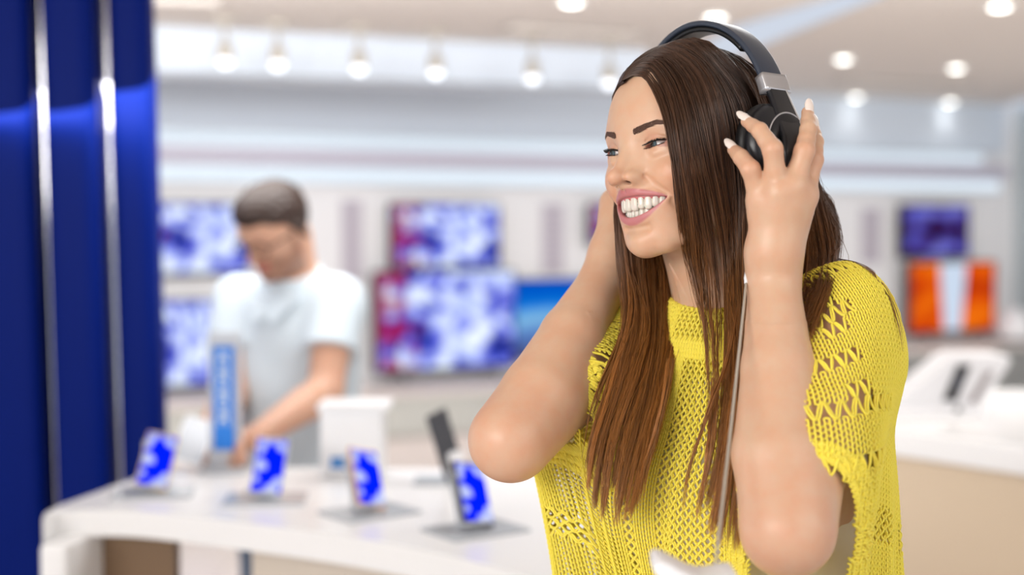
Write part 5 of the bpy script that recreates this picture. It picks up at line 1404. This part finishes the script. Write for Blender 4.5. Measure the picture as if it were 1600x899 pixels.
# ---------------------------------------------------------------- the shop assistant behind the counter
man = empty('person', (at(455, 600, 3.62)[0], 3.62, 0)); tag(man, 'man in a pale polo shirt and glasses, looking down behind the counter', 'person')
def basis2(yaw, pitch, roll): return basis(yaw, pitch, roll)
MH = basis(38, -32, -6); MO = at(428, 356, 3.56)
def mh(p): return MO + (np.asarray(p, float) * .01) @ MH.T
def to_mh(P): return ((P - MO.astype(f4)) @ MH.astype(f4)) * 100
def man_head(p):
    q = np.stack([np.abs(p[:, 0]), p[:, 1], p[:, 2]], -1)
    d = s_ell(q, (0, -.9, 3.0), (7.6, 9.6, 8.4))
    d = smin(d, s_ell(q, (0, 3.2, 2.0), (6.3, 5.8, 6.4)), 2)
    d = smin(d, s_ell(q, (0, 2.6, -4.0), (6.0, 5.6, 6.6)), 2)
    d = smin(d, s_cone(q, (4.9, .8, -6.6), (2.2, 6.2, -9.8), 1.6, 1.5), 2.2)
    d = smin(d, s_ell(q, (0, 7.0, -9.9), (2.2, 1.9, 1.8)), 1.2)
    d = smin(d, s_cone(q, (.7, 7.9, 1.4), (4.4, 6.6, 1.7), .9, .8), 1.4)
    d = smax(d, -s_ell(q, (3.2, 9.5, -.2), (1.7, 1.6, 1.0)), 1.2)
    d = smin(d, s_ell(q, (3.2, 6.9, -.1), (1.5, 1.3, 1.1)), .5)
    d = smin(d, s_cone(q, (0, 8.0, .9), (0, 10.3, -3.3), .8, .85), .7)
    d = smin(d, s_ell(q, (1.2, 9.2, -3.8), (.7, .9, .7)), .5)
    d = smin(d, s_chain(q, [(0, 8.9, -6.1), (1.5, 8.5, -6.1), (2.5, 7.7, -6.3)], [.5, .42, .2]), .4)
    d = smin(d, s_chain(q, [(0, 8.8, -7.0), (1.4, 8.4, -6.9), (2.5, 7.6, -6.5)], [.55, .45, .2]), .3)
    d = smin(d, s_ell(q, (7.7, -.6, -1.5), (.8, 1.9, 3.1)), .5)
    return d
M_SC = at(462, 452, 3.68); MY = math.radians(30)
MT = np.stack([[math.cos(MY), -math.sin(MY), 0], [-math.sin(MY), -math.cos(MY), 0], [0, 0, 1.0]], 1)
def mt(x, y, z): return M_SC + MT @ np.array([x, y, z])
mLS, mRS = at(528, 470, 3.60), at(372, 468, 3.74)
mLE, mRE = at(508, 612, 3.50), at(362, 615, 3.62)
mLW, mRW = at(402, 682, 3.28), at(322, 690, 3.36)
MHND = {}
def mhand(w, dirv, side):
    d = np.asarray(dirv, float); d /= np.linalg.norm(d); s = np.asarray(side, float); s -= (s @ d) * d; s /= np.linalg.norm(s); u = np.cross(s, d); u = u if u[2] < 0 else -u
    F = []
    for k, o in enumerate((-.028, -.009, .010, .028)):
        m = w + d * .085 + s * o; F.append(([m, m + d * .035 + u * .012, m + d * .050 + u * .030, m + d * .052 + u * .045], .0095, .0075))
    th = ([w + d * .03 + s * .03, w + d * .055 + s * .045 + u * .012, w + d * .075 + s * .042 + u * .028, w + d * .088 + s * .034 + u * .034], .012, .009)
    return dict(dorsal=(0, 0, 1), wrist=[w, w + d * .015], fingers=F, thumb=th)
MLH = hand_fn(mhand(mLW, at(362, 704, 3.18) - mLW, (0, -1, .3))); MRH = hand_fn(mhand(mRW, at(300, 712, 3.24) - mRW, (0, -1, .3)))
def m_arm(sh, el, wr):
    def fn(P):
        return smin(s_chain(P, [sh, (sh + el) / 2, el], [.052, .050, .043], .004), s_chain(P, [el, el * .7 + wr * .3, wr], [.042, .044, .028], .004), .02)
    return lambda P: group(P, fn, [sh, el, wr], .155, .09)
MA, MB_ = m_arm(mLS, mLE, mLW), m_arm(mRS, mRE, mRW)
mN0, mN1 = mt(0, .0, -.02), mh((0, -3, -5))
def man_fn(P):
    P = P.astype(f4)
    hd = group(P, lambda p: (man_head(to_mh(p)) * .01).astype(f4), [mh((0, 0, 0))], .19, .06)
    nk = s_cone(P, mN0, mN1, .066, .062)
    q = (P - M_SC.astype(f4)) @ MT.astype(f4); qa = np.stack([np.abs(q[:, 0]), q[:, 1], q[:, 2]], -1)
    to = s_ell(qa, (0, 0, -.2), (.17, .11, .25)); to = smin(to, s_cone(qa, (.03, 0, -.04), (.14, 0, -.05), .055, .055), .05); to = smin(to, s_ell(qa, (0, 0, -.45), (.16, .11, .2)), .08)
    d = smin(smin(to, nk, .04), hd, .02)
    d = smin(d, np.minimum(smin(MA(P), MLH(P), .012), smin(MB_(P), MRH(P), .012)), .02)
    return d.astype(f4)
ax_ = [grade([(-1.10, .0045), (-.28, None)]), grade([(3.05, .0045), (3.90, None)]), grade([(.80, .0055), (1.2, .0045), (1.68, None)])]
V, Q = surface(man_fn, *ax_, eps=.0008)
hpm = to_mh(V.astype(f4)); x, y, z = np.abs(hpm[:, 0]), hpm[:, 1], hpm[:, 2]
col = np.repeat(c3(208, 166, 142)[None], len(V), 0)
def mixm(w, c):
    global col
    w = np.clip(w, 0, 1)[:, None]; col = col * (1 - w) + c[None] * w
inh = (x < 9) & (np.abs(y) < 13) & (z > -13)
mixm(.55 * inh * np.clip((-3.6 - z) / 1.5, 0, 1) * (z > -12.5) * (y > -1.0) * np.clip((x + (z < -7.8) * 3 + (np.abs(z + 5.2) < .7) * 2.5 - 2.2), 0, 1), c3(96, 60, 44))      # beard
mixm(.9 * inh * (np.abs(z + 6.55) < .9) * (x < 2.4) * (y > 7), c3(186, 104, 96))
mesh_obj('body', V, Q, skin_mat('man_skin'), man, attr={'col': col})
# hair volume with a modelled quiff
def mhair(P):
    p = to_mh(P.astype(f4)); q = np.stack([np.abs(p[:, 0]), p[:, 1], p[:, 2]], -1)
    d = man_head(p) - .5
    d = np.maximum(d, -(p[:, 2] - np.interp(p[:, 1], [-10, -4, -.5, .8, 2.5, 5, 7.5, 9.5], [-6.0, -5.5, -1.5, 1.2, 3.4, 4.4, 6.6, 6.9])))
    top = s_ell(q, (0, 1.6, 7.4), (6.2, 7.8, 4.6)); d = smin(d, top, 1.0)
    w = .12 * np.sin(p[:, 0] * 5.0 + p[:, 1] * .8) + .10 * np.sin(p[:, 1] * 3.1 + p[:, 0] * 2)
    return ((d + w) * .01).astype(f4)
c = mh((0, 0, 3)); V, Q = surface(mhair, *[grade([(c[k] - .17, .0035), (c[k] + .17, None)]) for k in range(3)], eps=.0008)
mesh_obj('hair', V, Q, mat('man_hair', rgb(46, 29, 22), .42), man)
# polo shirt: torso with short sleeves, slightly loose
def polo(P):
    P = P.astype(f4); q = (P - M_SC.astype(f4)) @ MT.astype(f4); qa = np.stack([np.abs(q[:, 0]), q[:, 1], q[:, 2]], -1)
    to = s_ell(qa, (0, 0, -.2), (.185, .125, .27)); to = smin(to, s_cone(qa, (.03, 0, -.04), (.14, 0, -.05), .066, .066), .05); to = smin(to, s_ell(qa, (0, .01, -.46), (.185, .13, .26)), .08)
    for a, b in ((mLS, mLE), (mRS, mRE)): 
        t = s_cone(P, a, a + (b - a) * .56, .066, .070)
        n = (b - a) / np.linalg.norm(b - a); t = np.maximum(t, (P - (a + (b - a) * .56)) @ n.astype(f4)); to = smin(to, t, .03)
    to = smin(to, s_cone(P, mN0 + np.array([0, 0, .02]), mN0 * .6 + mN1 * .4 + np.array([0, 0, .0]), .078, .072), .02)
    to = np.maximum(to, -s_cone(P, mN0 * .75 + mN1 * .25, mN1, .067, .070)); to = np.maximum(to, (P - (mN0 * .50 + mN1 * .50)) @ ((mN1 - mN0) / np.linalg.norm(mN1 - mN0)).astype(f4) - .3 * 0)
    to = to + .0035 * np.sin(q[:, 2] * 32 + q[:, 0] * 22) * np.clip(-q[:, 2] * 5, 0, 1) * .8
    return np.maximum(to, -.60 - q[:, 2]).astype(f4)
V, Q = surface(polo, *[grade([(-1.10, .005), (-.28, None)]), grade([(3.30, .005), (3.95, None)]), grade([(.72, .006), (1.60, None)])], eps=.0008)
m_polo = mat('pale_polo_cotton', rgb(206, 219, 228), .85)
mesh_obj('polo_shirt', V, Q, m_polo, man)
b = MB()
for s in (1, -1):
    b.add([mt(.0, .112, -.055), mt(s * .075, .075, .01), mt(s * .085, .095, -.025), mt(s * .03, .128, -.085)], [(0, 1, 2, 3)])
o = b.build('collar', m_polo, man); md = o.modifiers.new('s', 'SOLIDIFY'); md.thickness = .006
# glasses
gl = MB(); 
for s in (1, -1):
    a = np.linspace(0, 2 * np.pi, 25); gl.tube([mh((s * 3.3 + 2.5 * np.cos(t_), 9.2 - .12 * (2.5 * np.cos(t_) * s) , -.3 + 1.7 * np.sin(t_))) for t_ in a], .0022, 6, False)
    gl.tube([mh((s * 5.8, 8.8, .3)), mh((s * 7.6, 4, .4)), mh((s * 8.0, -.5, .2))], .0020, 6)
gl.tube([mh((-.9, 9.6, .1)), mh((0, 9.9, .3)), mh((.9, 9.6, .1))], .002, 6)
g = gl.build('glasses', mat('glasses_dark', rgb(50, 36, 32), .3), None, True); tag(g, 'dark framed glasses on the man\'s face', 'glasses')
def mleg(P):
    q = (P - M_SC.astype(f4)) @ MT.astype(f4); qa = np.stack([np.abs(q[:, 0]), q[:, 1], q[:, 2]], -1)
    d = s_ell(qa, (0, .0, -.60), (.165, .125, .14)); d = smin(d, s_chain(qa, [(.085, 0, -.65), (.10, .01, -1.0), (.11, -.02, -1.28)], [.085, .065, .055], .02), .05)
    return np.maximum(d, q[:, 2] + .50).astype(f4)
V, Q = surface(mleg, *[grade([(-1.0, .010), (-.2, None)]), grade([(3.4, .010), (3.95, None)]), grade([(.03, .012), (1.0, None)])], eps=.001)
mesh_obj('trousers', V, Q, mat('grey_blue_denim', rgb(120, 136, 158), .85), man)
for s in (1, -1):
    f = mt(.11 * s, .02, 0); f[2] = 0
    def sf(P, f=f):
        q = (P - f) @ MT.astype(f4)
        return np.maximum(smin(s_cone(q, (0, -.06, .045), (0, .15, .032), .045, .040), s_cone(q, (0, -.045, .07), (0, -.045, .12), .05, .052), .03), -q[:, 2] + .002).astype(f4)
    V, Q = surface(sf, *[grade([(f[k] - .26, .007), (f[k] + .26, None)]) for k in (0, 1)], grade([(-.02, .007), (.2, None)]), eps=.001)
    mesh_obj('shoe', V, Q, mat('dark_shoe', rgb(40, 38, 38), .5), man)
# phone in his hand
c = at(302, 690, 3.20); t = empty('held_phone', tuple(c)); tag(t, 'white phone held in the man\'s hands above the counter', 'phone')
M = np.array(Matrix.Rotation(.5, 3, 'Z') @ Matrix.Rotation(-.9, 3, 'X') @ Matrix.Rotation(.5, 3, 'Y'))
o = MB().box((0, 0, 0), (.074, .009, .15), M, .006).build('phone_body', m_whitem); o.parent = t
o = MB().box(M @ np.array([0, -.0052, 0]), (.066, .001, .135), M).build('screen', mat('pale_screen', rgb(190, 196, 205), .2)); o.parent = t
